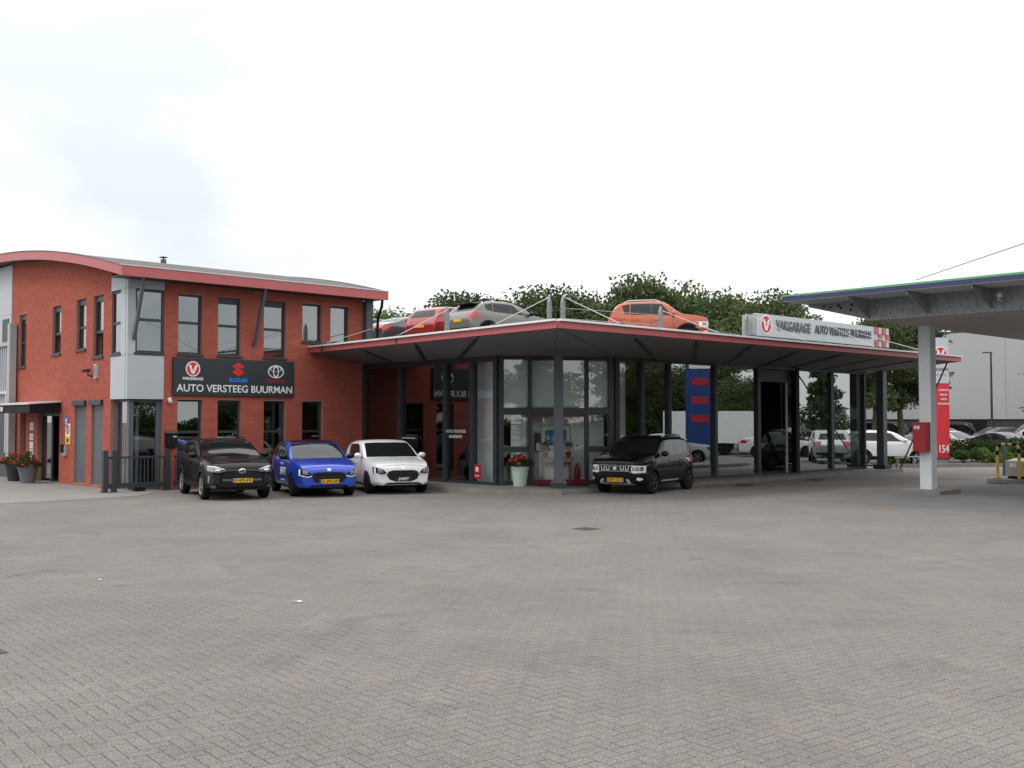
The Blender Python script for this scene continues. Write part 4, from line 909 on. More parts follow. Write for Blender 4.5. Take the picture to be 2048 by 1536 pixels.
def resample(P, n):
    P = [Vector(p) for p in P]; d = [0]
    for a,b in zip(P[:-1],P[1:]): d.append(d[-1]+(b-a).length)
    out = []; 
    for i in range(n):
        t = d[-1]*i/(n-1); j = 0
        while j < len(P)-2 and d[j+1] < t: j += 1
        out.append(P[j]+(P[j+1]-P[j])*((t-d[j])/max(d[j+1]-d[j],1e-9)))
    return out
def patch(bvh, axis, lo, hi, off=.004, n=12, m=5):
    """sheet laid on the body between two polylines; axis: 'l' 'r' sides (x,z), 'f' 'b' ends (y,z), 't' top (x,y)"""
    A, B = resample(lo, n), resample(hi, n); mb = MB(); 
    grid = []
    for i in range(n):
        for j in range(m):
            p = A[i]+(B[i]-A[i])*(j/(m-1))
            o, d = {'l':(Vector((p[0],3,p[1])),Vector((0,-1,0))),'r':(Vector((p[0],-3,p[1])),Vector((0,1,0))),'f':(Vector((4,p[0],p[1])),Vector((-1,0,0))),'b':(Vector((-4,p[0],p[1])),Vector((1,0,0))),'t':(Vector((p[0],p[1],4)),Vector((0,0,-1)))}[axis]
            h, nr, _, _ = bvh.ray_cast(o, d)
            if h is None:
                h, nr, _, _ = bvh.find_nearest(o+d*2.2)
            if nr.dot(d) > 0: nr = -nr
            grid.append((h+nr*off, h-nr*.012))
    mb.v = [tuple(g[0]) for g in grid]
    for i in range(n-1):
        for j in range(m-1): mb.f.append((i*m+j, (i+1)*m+j, (i+1)*m+j+1, i*m+j+1)); mb.m.append(0)
    edge_ = [i*m for i in range(n)]+[(n-1)*m+j for j in range(1,m)]+[i*m+m-1 for i in range(n-2,-1,-1)]+[j for j in range(m-2,0,-1)]
    k = len(mb.v); mb.v += [tuple(grid[q][1]) for q in edge_]
    for q in range(len(edge_)): 
        w_ = (q+1) % len(edge_); mb.f.append((edge_[q], k+q, k+w_, edge_[w_])); mb.m.append(0)
    me = mb.mesh('p', True); bm = bmesh.new(); bm.from_mesh(me); bmesh.ops.recalc_face_normals(bm, faces=bm.faces); bm.to_mesh(me); bm.free(); return me
WH = {}
def wheel_meshes(r, w=.20, spokes=5):
    k = (round(r,3), spokes)
    if k in WH: return WH[k]
    t = MB(); t.lathe([(r*.66,-w/2),(r*.93,-w/2),(r,-w*.36),(r,w*.36),(r*.93,w/2),(r*.66,w/2),(r*.63,w*.3)], 32, axis='y')
    rm_ = MB(); rm_.lathe([(r*.67,w*.49),(r*.64,w*.51),(r*.61,w*.46),(r*.60,w*.2)], 32, axis='y'); rm_.lathe([(r*.60,w*.18),(0.0,w*.15)], 32, axis='y', mi=1)
    for i in range(spokes):
        a = 2*math.pi*i/spokes+.3
        for da in (-.16,.16):
            p0 = Vector((math.cos(a)*r*.10, w*.44, math.sin(a)*r*.10)); p1 = Vector((math.cos(a+da)*r*.63, w*.42, math.sin(a+da)*r*.63))
            rm_.beam(p0, p1, r*.09, .03, 0, up=(0,1,0))
    rm_.lathe([(r*.15,w*.2),(r*.15,w*.50),(0,w*.50)], 16, axis='y')
    WH[k] = (t.mesh('tyre', True), rm_.mesh('rim', True)); WH[k][0].materials.append(M['tyre']); return WH[k]
RIMS = {}
PATCH = {}
def make_car(name, key, label, cat, paint_, x, y, z, head, front=None, rims='rimdark', plate=None, plate_mat='plate', group=None, roof=None, rear=False, lite=False, two_tone=None, rails='chrome', spoiler=False, mirror=None):
    """full car at (x, y, z), heading in degrees (direction its nose points)"""
    s = SPECS[key]; L, hw, wb = s['L'], s['W']/2, s['wb']; xf = L/2; xa = xf-s['fo']; xr = xa-wb
    root = thingw(name, label, cat, x, y, z, head, group)
    shell, bvh = car_body(key); P = PAINT[paint_]
    def own(nm, me, mt, par=root):
        o = bpy.data.objects.new(nm, me); COL.objects.link(o); o.parent = par
        if len(me.materials) == 0: me.materials.append(None)
        o.material_slots[0].link = 'OBJECT'; o.material_slots[0].material = mt; return o
    def pa(nm, mt, axis, lo, hi, par=root, **kw):
        kk = (key, axis, str(lo), str(hi), str(kw))
        if kk not in PATCH: PATCH[kk] = patch(bvh, axis, lo, hi, **kw)
        return own(nm, PATCH[kk], mt, par)
    body = own('body', shell, P)
    def zt(q): return interp(s['top'], q)
    def zb(q): return interp([(-xf,s['belt'][1]),(xf,s['belt'][0])], q)
    x1, x2 = s['ws']                                     # windscreen foot and head
    # glass
    wy0, wy1 = hw*.87, hw*(.70 if s['tum'] > .25 else .74)
    pa('windscreen', M['cglass'], 't', [(x1-.02,-wy0),(x1+.03,0),(x1-.02,wy0)], [(x2-.02,-wy1),(x2+.01,0),(x2-.02,wy1)], n=14, m=8)
    rt = [p for p in s['top'] if p[0] < -.2]
    # roof end and rear window
    iz = max(range(len(s['top'])), key=lambda i: s['top'][i][1])
    xe = {'ignis':-1.44,'cross':-1.55,'swift':-1.47,'suv':-1.68,'sedan':-.85,'van':-2.36}[key]
    if key == 'sedan': pa('rear_window', M['cglass'], 't', [(-.88,-hw*.60),(-.86,0),(-.88,hw*.60)], [(-1.55,-hw*.74),(-1.58,0),(-1.55,hw*.74)], n=14, m=8)
    else: pa('rear_window', M['cglass'], 'b', [(-hw*.72,zb(-xf)+.05),(hw*.72,zb(-xf)+.05)], [(-hw*.60,zt(xe)-.07),(hw*.60,zt(xe)-.07)], n=12, m=6)
    # side glass: front door, rear door, quarter
    def hi(q): return zt(q)-(.105 if key != 'van' else .16)
    d0, d1, d2 = {'ignis':(.60,-.22,-.98),'cross':(.66,-.22,-1.05),'swift':(.60,-.30,-1.0),'suv':(.66,-.22,-1.08),'sedan':(.70,-.20,-.98),'van':(1.35,.35,-.9)}[key]
    ce = {'ignis':-1.42,'cross':-1.55,'swift':-1.30,'suv':-1.62,'sedan':-1.22,'van':-2.2}[key]
    xt = x2-.16
    for sd in 'lr':
        fr0 = [(d0,zb(d0)+.045),(d1+.03,zb(d1)+.05)]; fr1 = [(min(d0-.06,xt+.30),min(hi(d0-.06),zb(d0)+.12)),(xt,hi(xt)),(d1+.03,hi(d1))]
        pa('side_window', M['cglass'], sd, fr0, fr1, n=10, m=6)
        if key == 'van' and paint_ != 'x': 
            pass
        else:
            pa('side_window', M['cglass'], sd, [(d1-.03,zb(d1)+.05),(d2,zb(d2)+.055)], [(d1-.03,hi(d1)),(d2,hi(d2))], n=8, m=6)
            pa('quarter_window', M['cglass'], sd, [(d2-.035,zb(d2)+.06),(ce+.22 if key != 'cross' else ce+.18,zb(ce)+.10)], [(d2-.035,hi(d2)),(ce+.12,hi(ce+.12)-.02)], n=8, m=5)
        pa('window_pillar', M['gloss'], sd, [(d1+.028,zb(d1)+.05),(d1-.028,zb(d1)+.05)], [(d1+.028,hi(d1)),(d1-.028,hi(d1))], n=3, m=5, off=.003)
        if not lite:
            zl = s['z0']+.16
            for q in (d0-.02, d1, d2+.06):
                lo_ = zl if q > xr+.5 else s['wr']*2+.12
                pa('door_gap', M['seam'], sd, [(q-.006,lo_),(q+.006,lo_)], [(q-.006,zb(q)),(q+.006,zb(q))], n=2, m=8, off=.002)
            for q in (d1+.20, d2+.22):
                pa('door_handle', P if key != 'x' else P, sd, [(q-.10,zb(q)-.14),(q+.10,zb(q)-.14)], [(q-.10,zb(q)-.105),(q+.10,zb(q)-.105)], n=4, m=3, off=.03)
        # wheel-arch and sill cladding
        if s['clad']:
            for xc in (xa, xr):
                ar = [R(-12)+R(204)*i/14 for i in range(15)]; r0, r1 = s['wr']*1.11, s['wr']*1.13+s['clad']
                pa('arch_trim', M['trim'], sd, [(xc+r0*math.cos(t), s['wr']+r0*math.sin(t)) for t in ar], [(xc+r1*math.cos(t), s['wr']+r1*math.sin(t)) for t in ar], n=22, m=3, off=.014)
            pa('sill_trim', M['trim'], sd, [(xa-s['wr']*1.2,s['z0']+.06),(xr+s['wr']*1.2,s['z0']+.06)], [(xa-s['wr']*1.2,s['z0']+.20),(xr+s['wr']*1.2,s['z0']+.20)], n=8, m=3, off=.012)
        else:
            pa('sill_trim', M['trim'], sd, [(xa-s['wr']*1.25,s['z0']+.03),(xr+s['wr']*1.25,s['z0']+.03)], [(xa-s['wr']*1.25,s['z0']+.09),(xr+s['wr']*1.25,s['z0']+.09)], n=8, m=3, off=.006)
    # mirrors
    for sg_ in (1,-1):
        zz = zb(d0)+.10; h = bvh.ray_cast(Vector((d0-.06,sg_*3,zz-.06)), Vector((0,-sg_,0)))[0] or Vector((d0,sg_*hw*.9,zz))
        mr_ = MB(); mr_.ball((d0-.02, h.y+sg_*.13, zz+.01), .065, .115, .078, 14, 9); mo = mr_.build('door_mirror', PAINT[mirror] if mirror else P, root, smooth=True)
        ma = MB(); ma.beam((d0-.03,h.y-sg_*.02,zz-.06),(d0-.03,h.y+sg_*.10,zz-.03),.07,.03); ma.build('mirror_arm', M['trim'], mo)
    # wheels
    tm, rmm = wheel_meshes(s['wr'])
    if rims not in RIMS: RIMS[rims] = {}
    for xc in (xa, xr):
        for sg_ in (1,-1):
            wo = bpy.data.objects.new('wheel', None); COL.objects.link(wo); wo.parent = root; wo.location = (xc, sg_*(hw-.115), s['wr']); wo.rotation_euler = (0,random.uniform(0,1.2),0 if sg_ > 0 else math.pi)
            t_ = bpy.data.objects.new('tyre', tm); COL.objects.link(t_); t_.parent = wo
            rk = (s['wr'], rims)
            if rk not in RIMS:
                c = rmm.copy(); c.materials.append(M[rims]); c.materials.append(M['trim']); RIMS[rk] = c
            r_ = bpy.data.objects.new('rim', RIMS[rk]); COL.objects.link(r_); r_.parent = wo
    # roof rails
    if s['rail'] and rails:
        for sg_ in (1,-1):
            pts = []
            for i in range(9):
                q = x2-.22+(ce+.18-(x2-.22))*i/8; h = bvh.ray_cast(Vector((q,sg_*hw*.70,4)), Vector((0,0,-1)))[0]
                pts.append(h+Vector((0,0,(.0 if i in (0,8) else .05))))
            rl = MB(); rl.tube(pts, .018, 8); rl.build('roof_rail', M[rails], root, smooth=True)
    if spoiler:
        sp = MB(); h = zt(xe); sp.ext([(xe+.22,-hw*.66,h+.005),(xe-.22,-hw*.66,h-.055),(xe-.22,-hw*.66,h-.02),(xe+.1,-hw*.66,h+.03)], (0,hw*1.32,0)); sp.build('spoiler', M['gloss'], root)
    zl = zb(xf)
    # tail end
    for sg_ in (1,-1):
        a, b = sorted((sg_*hw*.58, sg_*hw*.95)); zc_ = zb(-xf)-.10
        if key == 'ignis': a, b = sorted((sg_*hw*.74, sg_*hw*.97))
        pa('tail_light', M['taillamp'], 'b', [(a,zc_-.14),(b,zc_-.12)], [(a,zc_+.06),(b,zc_+.08)], n=8, m=4, off=.008)
    pa('rear_bumper', M['trim'], 'b', [(-hw*.8,s['z0']+.10),(hw*.8,s['z0']+.10)], [(-hw*.84,s['z0']+.30),(hw*.84,s['z0']+.30)], n=12, m=3, off=.008)
    def number_plate(xx, zz, fw, mt, txt):
        pr = bpy.data.objects.new('number_plate', None); COL.objects.link(pr); pr.parent = root; pr.location = (xx,0,zz); pr.rotation_euler = (0,0,0 if fw else math.pi)
        m_ = MB(); m_.box(-.004,.012,-.26,.26,-.055,.055); m_.build('plate', M[mt], pr)
        if mt == 'plate': m_ = MB(); m_.box(.0121,.0135,-.26,-.215,-.055,.055); m_.build('blue_band', M['eu'], pr)
        if txt: text('characters', txt, .105, M['black' if mt == 'plate' else 'white'], pr, (.0135,.02 if mt == 'plate' else 0,0), (R(90),0,R(90)), .001, .02, 1.05 if mt == 'plate' else 1.0, shear=0 if mt == 'plate' else .25)
    def fx(yy, zz): h = bvh.ray_cast(Vector((4,yy,zz)), Vector((-1,0,0)))[0]; return h.x if h else xf
    def bxk(yy, zz): h = bvh.ray_cast(Vector((-4,yy,zz)), Vector((1,0,0)))[0]; return h.x if h else -xf
    if rear:
        zr = .80 if key != 'ignis' else .70
        number_plate(bxk(0,zr)-.012, zr, False, 'plate', None)
    if lite:
        for sg_ in (1,-1):
            a, b = sorted((sg_*hw*.52, sg_*hw*.93)); pa('headlight', M['lampglass'], 'f', [(a,zl-.30),(b,zl-.28)], [(a,zl-.19),(b,zl-.12)], n=8, m=4, off=.006)
        pa('grille', M['trim'], 'f', [(-hw*.45,zl-.42),(hw*.45,zl-.42)], [(-hw*.5,zl-.24),(hw*.5,zl-.24)], n=8, m=3, off=.006)
        pa('front_bumper', M['trim'], 'f', [(-hw*.7,s['z0']+.10),(hw*.7,s['z0']+.10)], [(-hw*.75,s['z0']+.26),(hw*.75,s['z0']+.26)], n=8, m=3, off=.006)
        return root
    return front(dict(locals())) or root
def box_at(name, mt, par, x, y, z, sx_, sy_, sz_):
    m_ = MB(); m_.box(-sx_/2,sx_/2,-sy_/2,sy_/2,-sz_/2,sz_/2); return m_.build(name, mt, par, loc=(x,y,z))
def ell(cy, cz, ry, rz, n=12, up=True):
    return [(cy-ry*math.cos(math.pi*i/n), cz+(1 if up else -1)*rz*math.sin(math.pi*i/n)) for i in range(n+1)]
def front_swift(c):
    pa, hw, root, P = c['pa'], c['hw'], c['root'], c['P']
    pa('bonnet_gap', M['seam'], 'f', [(-hw*.80,.76),(-hw*.5,.795),(0,.815),(hw*.5,.795),(hw*.80,.76)], [(-hw*.80,.766),(-hw*.5,.802),(0,.822),(hw*.5,.802),(hw*.80,.766)], n=18, m=2, off=.003)
    g = pa('grille', M['trim'], 'f', [(-.46,.53),(-.39,.42),(-.24,.37),(.24,.37),(.39,.42),(.46,.53)], [(-.46,.53),(-.43,.635),(-.30,.672),(.30,.672),(.43,.635),(.46,.53)], n=18, m=6, off=.008)
    for q in (.48,.54,.60): pa('grille_bar', M['gloss'], 'f', [(-.34,q-.008),(.34,q-.008)], [(-.34,q+.008),(.34,q+.008)], par=g, n=8, m=2, off=.014)
    pa('lower_intake', M['trim'], 'f', [(-.74,.20),(.74,.20)], [(-.62,.27),(-.44,.335),(.44,.335),(.62,.27)], n=14, m=4, off=.010)
    for sg in (1,-1):
        lo = [(sg*.44,.565),(sg*.58,.525),(sg*.79,.585)]; up = [(sg*.56,.70),(sg*.68,.745),(sg*.79,.765)]
        h = pa('headlight', M['gloss'], 'f', lo, up, n=10, m=6, off=.008)
        pa('lens', M['lampglass'], 'f', [(sg*.56,.605),(sg*.70,.61)], [(sg*.59,.70),(sg*.70,.72)], par=h, n=6, m=4, off=.013)
        pa('light_strip', M['drl'], 'f', [(sg*.46,.565),(sg*.60,.533),(sg*.775,.587)], [(sg*.48,.585),(sg*.60,.555),(sg*.765,.608)], par=h, n=8, m=3, off=.015)
        pa('light_strip', M['drl'], 'f', [(sg*.752,.60),(sg*.774,.595)], [(sg*.745,.745),(sg*.766,.75)], par=h, n=2, m=5, off=.015)
        pa('corner_blade', P, 'f', [(sg*.56,.265),(sg*.78,.30)], [(sg*.50,.33),(sg*.78,.40)], n=6, m=4, off=.016)
    if c['paint_'] == 'blue' or True:
        b = pa('badge', M['drl'] if c['paint_'] == 'blue' else M['chrome'], 'f', [(-.045,.71),(.045,.71)], [(-.045,.765),(.045,.765)], n=3, m=3, off=.012)
    zz = .43
    c['number_plate'](c['fx'](0,zz)+.02, zz, True, c['plate_mat'], c['plate'])
    if c['two_tone']:
        s = SPECS['swift']
        pa('black_roof', PAINT['black'], 't', [(.02,-hw*.70),(.06,0),(.02,hw*.70)], [(-1.44,-hw*.66),(-1.46,0),(-1.44,hw*.66)], n=16, m=12, off=.005)
        for sd in 'lr':
            pa('pillar_wrap', PAINT['black'], sd, [(.78,.985),(.55,1.0)], [(.02,1.405),(-.10,1.385)], n=2, m=8, off=.003)
            pa('roof_side_wrap', PAINT['black'], sd, [(.05,1.365),(-.5,1.375),(-1.40,1.27)], [(.02,1.43),(-.5,1.445),(-1.42,1.35)], n=10, m=3, off=.003)
            pa('rear_pillar_wrap', PAINT['black'], sd, [(-1.03,1.05),(-1.60,1.03)], [(-1.1,1.36),(-1.44,1.33)], n=5, m=6, off=.0025)
        for sgn, rot in ((-1,(R(90),0,0)),(1,(R(90),0,R(180)))):
            y0 = BODY['swift'][1].ray_cast(Vector((.15,sgn*3,.62)), Vector((0,-sgn,0)))[0].y
            text('side_lettering', 'SWIFT', .30, M['white'], root, (.22,y0+sgn*.012,.64), rot, .002, .02, .92)
            text('side_slogan', 'vakgarage', .09, M['white'], root, (.02,y0+sgn*.012,.86), rot, .002, .01, 1)
            text('side_slogan', 'autoversteegbuurman', .06, M['white'], root, (.2,y0+sgn*.012,.42), rot, .002, .0, 1)
def front_cross(c):
    pa, hw, root, P = c['pa'], c['hw'], c['root'], c['P']
    g = pa('grille', M['trim'], 'f', [(-.52,.57),(.52,.57)], [(-.46,.70),(-.20,.74),(.20,.74),(.46,.70)], n=14, m=4, off=.008)
    pa('upper_bar', M['gloss'], 'f', [(-.60,.72),(-.2,.755),(.2,.755),(.60,.72)], [(-.60,.78),(-.2,.80),(.2,.80),(.60,.78)], n=14, m=3, off=.010)
    low = pa('lower_intake', M['trim'], 'f', [(-.72,.30),(.72,.30)], [(-.46,.50),(.46,.50)], n=14, m=4, off=.010)
    pa('intake_rim', M['anth_l'], 'f', [(-.50,.505),(.50,.505)], [(-.50,.555),(.50,.555)], n=10, m=3, off=.016)
    pa('skid', M['anth_l'], 'f', [(-.60,.255),(.60,.255)], [(-.66,.298),(.66,.298)], n=10, m=3, off=.012)
    for sg in (1,-1):
        h = pa('headlight', M['lampglass'], 'f', [(sg*.42,.745),(sg*.60,.715),(sg*.81,.76)], [(sg*.40,.785),(sg*.60,.85),(sg*.81,.90)], n=10, m=5, off=.010)
        pa('light_strip', M['drl'], 'f', [(sg*.44,.795),(sg*.62,.838),(sg*.79,.872)], [(sg*.44,.806),(sg*.62,.854),(sg*.79,.892)], par=h, n=8, m=2, off=.018)
        pa('lens', M['drl'], 'f', [(sg*.56,.765),(sg*.68,.775)], [(sg*.56,.80),(sg*.68,.815)], par=h, n=3, m=3, off=.016)
        f = pa('fog_lamp', M['lampglass'], 'f', [(sg*.66,.335),(sg*.74,.335)], [(sg*.66,.395),(sg*.74,.395)], n=4, m=4, off=.016)
        pa('side_blade', M['chrome'], 'f', [(sg*.785,.46),(sg*.80,.46)], [(sg*.785,.64),(sg*.80,.64)], n=2, m=4, off=.010)
        pa('corner_panel', M['gloss'], 'f', [(sg*.58,.46),(sg*.775,.44)], [(sg*.58,.66),(sg*.775,.68)], n=5, m=4, off=.007)
    xx = c['fx'](0,.745); e = MB(); e.lathe([(.075,.0),(.095,.008),(.075,.016)], 24, (0,0,0), 'x'); o = e.build('badge', M['chrome'], root, smooth=True); o.location = (xx+.008,0,.755); o.scale = (1,1,.68)
    e = MB(); e.lathe([(.025,0),(.036,.008),(.025,.014)], 18, axis='x'); o2 = e.build('badge_core', M['chrome'], o, smooth=True); o2.scale = (1,1,2.2)
    e = MB(); e.lathe([(.045,0),(.06,.008),(.045,.014)], 18, axis='x'); o2 = e.build('badge_arc', M['chrome'], o, smooth=True); o2.scale = (1,1,.5); o2.location = (0,0,.035)
    c['number_plate'](c['fx'](0,.50)+.022, .515, True, c['plate_mat'], c['plate'])
def front_ignis(c):
    pa, hw, root, P = c['pa'], c['hw'], c['root'], c['P']
    g = pa('grille', M['gloss'], 'f', [(-.50,.665),(.50,.665)], [(-.50,.80),(.50,.80)], n=14, m=4, off=.008)
    pa('grille_frame', M['chrome'], 'f', [(-.80,.80),(-.5,.806),(.5,.806),(.80,.80)], [(-.80,.815),(-.5,.822),(.5,.822),(.80,.815)], par=g, n=14, m=2, off=.016)
    pa('grille_frame', M['chrome'], 'f', [(-.80,.585),(-.55,.59),(-.42,.645),(.42,.645),(.55,.59),(.80,.585)], [(-.80,.60),(-.55,.606),(-.42,.66),(.42,.66),(.55,.606),(.80,.60)], par=g, n=22, m=2, off=.016)
    for cy in (-.37,-.22,.22,.37):
        pa('slot_frame', M['drl'], 'f', [(cy-.055,.79),(cy-.05,.70),(cy-.03,.675),(cy+.03,.675),(cy+.05,.70),(cy+.055,.79)], [(cy-.04,.79),(cy-.036,.71),(cy-.02,.69),(cy+.02,.69),(cy+.036,.71),(cy+.04,.79)], par=g, n=14, m=2, off=.014)
    pa('badge', M['chrome'], 'f', [(-.05,.70),(0,.675),(.05,.70)], [(-.05,.76),(0,.785),(.05,.76)], n=5, m=3, off=.016)
    for sg in (1,-1):
        h = pa('headlight', M['drl'], 'f', [(sg*.50,.64),(sg*.56,.61),(sg*.78,.615)], [(sg*.50,.775),(sg*.56,.80),(sg*.78,.80)], n=10, m=5, off=.012)
        pa('lens', M['lampglass'], 'f', [(sg*.53,.665),(sg*.76,.66)], [(sg*.53,.77),(sg*.76,.775)], par=h, n=8, m=4, off=.018)
        pa('reflector', M['chrome'], 'f', [(sg*.57,.685),(sg*.64,.685)], [(sg*.57,.755),(sg*.64,.755)], par=h, n=4, m=4, off=.022)
        pa('reflector', M['chrome'], 'f', [(sg*.67,.685),(sg*.73,.685)], [(sg*.67,.755),(sg*.73,.755)], par=h, n=4, m=4, off=.022)
        f = pa('fog_lamp', M['drl'], 'f', ell(sg*.70,.44,.045,.045,8,False), ell(sg*.70,.44,.045,.045,8,True), n=8, m=4, off=.012)
    pa('skid_plate', M['skid'], 'f', [(-.52,.27),(.52,.27)], [(-.47,.325),(.47,.325)], n=12, m=3, off=.020)
    for sg in (1,-1):
        pa('skid_arm', M['skid'], 'f', [(sg*.40,.326),(sg*.52,.272)], [(sg*.34,.43),(sg*.42,.43)], n=5, m=4, off=.0195)
    pa('bumper_trim', M['trim'], 'f', [(-.72,.27),(.72,.27)], [(-.74,.40),(.74,.40)], n=12, m=3, off=.009)
    c['number_plate'](c['fx'](0,.40)+.026, .41, True, c['plate_mat'], c['plate'])
    for sd in 'lr':
        pa('sill_strip', M['skid'], sd, [(.60,.335),(-.55,.335)], [(.60,.375),(-.55,.375)], n=6, m=3, off=.02)

make_car('parked_crossover', 'cross', 'black crossover with plate X-475-FD parked before the brick wall', 'car', 'black', -7.90, 29.23, 0, -62, front_cross, 'rimlight', 'X-475-FD', rails='trim')
make_car('parked_hatchback', 'swift', 'blue hatchback with black roof and SWIFT lettering on its side', 'car', 'blue', -5.66, 30.25, 0, -66, front_swift, 'rimdark', 'Z-202-HP', two_tone='black', mirror='black')
make_car('parked_hatchback', 'swift', 'white hatchback with dark grille and black SWIFT name plate', 'car', 'white', -3.74, 31.40, 0, -68, front_swift, 'rimdark', 'SWIFT', 'gloss')
make_car('parked_hatchback', 'ignis', 'black high hatchback with silver skid plate and plate GFV-32-S before the showroom', 'car', 'black', 3.86, 31.15, 0, -123, front_ignis, 'rimdark', 'GFV-32-S')

def car_uv(name, key, label, paint_, u, v, z, head, **kw):
    p = W(u, v); return make_car(name, key, label, 'car', paint_, p.x, p.y, z, head, **kw)
DZ = 4.85
# cars on the deck
car_uv('deck_crossover', 'cross', 'khaki grey crossover with black tailgate spoiler on the parking deck', 'khaki', 13.75, -1.15, DZ, 40, lite=True, rear=True, spoiler=True, rails='trim', mirror='black')
car_uv('deck_hatchback', 'ignis', 'orange high hatchback with silver roof rails on the parking deck', 'orange', 18.1, -5.05, DZ, -9, front=front_ignis, plate='', plate_mat='plate')
car_uv('deck_suv', 'suv', 'red car with tall tail lights on the parking deck behind the khaki crossover', 'red', 14.2, 2.0, DZ, 50, lite=True, rear=True, rails=None)
car_uv('deck_sedan', 'sedan', 'slate grey saloon with red tail lights on the parking deck beside the red car', 'slate', 14.0, 4.5, DZ, 45, lite=True, rear=True)
car_uv('deck_estate', 'suv', 'charcoal car half hidden behind the brick building corner post on the deck', 'charcoal', 14.6, 7.9, DZ, 50, lite=True, rear=True, rails=None)
car_uv('deck_estate', 'sedan', 'dark saloon with pale roof edge on the deck beside the roof sign', 'charcoal', 23.6, -2.2, DZ, -8, lite=True)
_c = car_uv('deck_coupe', 'sedan', 'low blue car mostly hidden behind the roof sign', 'deepblue', 24.7, -6.9, DZ, 43, lite=True); _c.scale = (1,1,.84)
for uu, tone in ((8.62,-.30),):
    pass
car_uv('showroom_suv', 'suv', 'black car standing inside the open showroom door', 'black', 23.4, -6.45, .118, 43, lite=True, rails=None)
car_uv('showroom_car', 'sedan', 'dark car standing inside the showroom behind the long glass front', 'charcoal', 14.2, -4.2, .118, 60, lite=True)
make_car('parked_suv', 'suv', 'white compact SUV parked past the far showroom corner', 'car', 'white', 17.2, 49.1, 0, -4, lite=True, rims='rimlight', rails=None)
make_car('parked_suv', 'suv', 'silver SUV parked past the showroom, seen through its end glass', 'car', 'silver', 15.2, 54.5, 0, -6, lite=True)
# cars seen in the showroom glass, beside the forecourt
make_car('parked_sedan', 'sedan', 'white saloon parked beside the blue fuel price totem', 'car', 'white', 22.6, 35.8, 0, 100, lite=True, rims='rimlight')
make_car('parked_suv', 'suv', 'silver SUV beside the forecourt, mirrored in the end panes of the showroom', 'car', 'silver', 23.6, 43.6, 0, 8, lite=True, rails=None)
make_car('parked_suv', 'cross', 'white crossover beside the forecourt, mirrored in the end panes of the showroom', 'car', 'white', 29.2, 46.2, 0, 6, lite=True, rails=None)
make_car('parked_sedan', 'sedan', 'off-white saloon beyond the forecourt, mirrored in the end panes of the showroom', 'car', 'pearl', 31.5, 42.6, 0, 95, lite=True)
lot = [('brightred','swift',22.9,66,4),('pearl','swift',25.3,61,-60),('charcoal','sedan',27.0,58,-62),('silver','van',33.0,66.0,200),('pearl','suv',30.2,59.5,-75),('slate','sedan',33.0,58,-70),('charcoal','suv',31.6,70,190),('white','sedan',34.6,66,195),('charcoal','sedan',38.0,68,200),
       ('black','van',33.6,80,-50),('black','van',37.8,78.0,-50),('charcoal','van',41.8,75.5,-50),('black','van',29.4,83,-50),('khaki','suv',27.2,70,185),('pearl','sedan',35.8,60.5,-75)]
col = {'brightred':'bright red','pearl':'off-white','charcoal':'charcoal','silver':'silver','slate':'slate grey','white':'white','black':'black','khaki':'khaki'}
seen = {}
desc = ['half hidden by the big tree','beside the tree trunk behind the hedge','behind the red banner and hedge','standing among the cars behind the hedge','with its front turned to the hedge','with sloping bonnet behind the hedge','in the second row behind the hedge','in the second row before the dark vans','at the far end of the second row','under the lamp post','past the lamp post','by the hall corner','behind the tree','beside the tree in the second row','by the pump guard behind the hedge']
for i,(c_,k_,x_,y_,h_) in enumerate(lot):
    kind_ = {'swift':'hatchback','sedan':'saloon','suv':'SUV','van':'van'}[k_]
    make_car({'swift':'parked_hatchback','sedan':'parked_sedan','suv':'parked_suv','van':'parked_van'}[k_], k_, '%s %s %s' % (col[c_], kind_, desc[i]), 'van' if k_ == 'van' else 'car', c_, x_, y_, 0, h_, lite=True, group='cars parked in the lot', rails=None)

# ---------------------------------------------------------------- petrol canopy
PC = thing('petrol_canopy', 'petrol station canopy with blue and green fascia and galvanised beam', 'canopy', 16.15, -16.38)
def pq(u, v): return (u-16.15, v+16.38)
b0u, b0v = pq(13.45,-16.03); b1u, b1v = pq(24.5,-30.5); f0u, f0v = pq(12.30,-14.18); f1u, f1v = pq(25.7,-32.3)
m_ = MB(); m_.box(f0u,f1u,f1v,f0v,5.30,5.43); m_.build('roof_plate', M['offwhite'], PC)
m_ = MB(); m_.box(f0u-.03,f0u-.004,f1v-.03,f0v+.03,5.32,5.425); m_.build('fascia', M['fasblue'], PC); m_ = MB(); m_.box(f0u,f1u,f0v+.004,f0v+.03,5.32,5.425); m_.build('fascia', M['fasblue'], PC)
m_ = MB(); m_.box(f0u-.05,f0u+.02,f1v-.04,f0v+.04,5.435,5.475); m_.build('fascia_strip', M['fasgreen'], PC); m_ = MB(); m_.box(f0u+.021,f1u,f0v,f0v+.04,5.435,5.475); m_.build('fascia_strip', M['fasgreen'], PC)
for nm, bx_ in (('side_beam',(b0u,b0u+.05,b1v,b0v)),('end_beam',(b0u+.051,b1u,b0v-.05,b0v))):
    m_ = MB(); m_.box(*bx_,4.76,5.295); m_.build(nm, M['galv'], PC)
m_ = MB(); m_.ext([(b0u+.01,b0v+.003,4.77),(b0u+.01,b0v+.003,5.295),(b0u+.01,f0v-.06,5.295),(b0u+.01,f0v-.06,5.23)], (.03,0,0)); tp_ = m_.build('tapered_end_plate', M['galv'], PC)
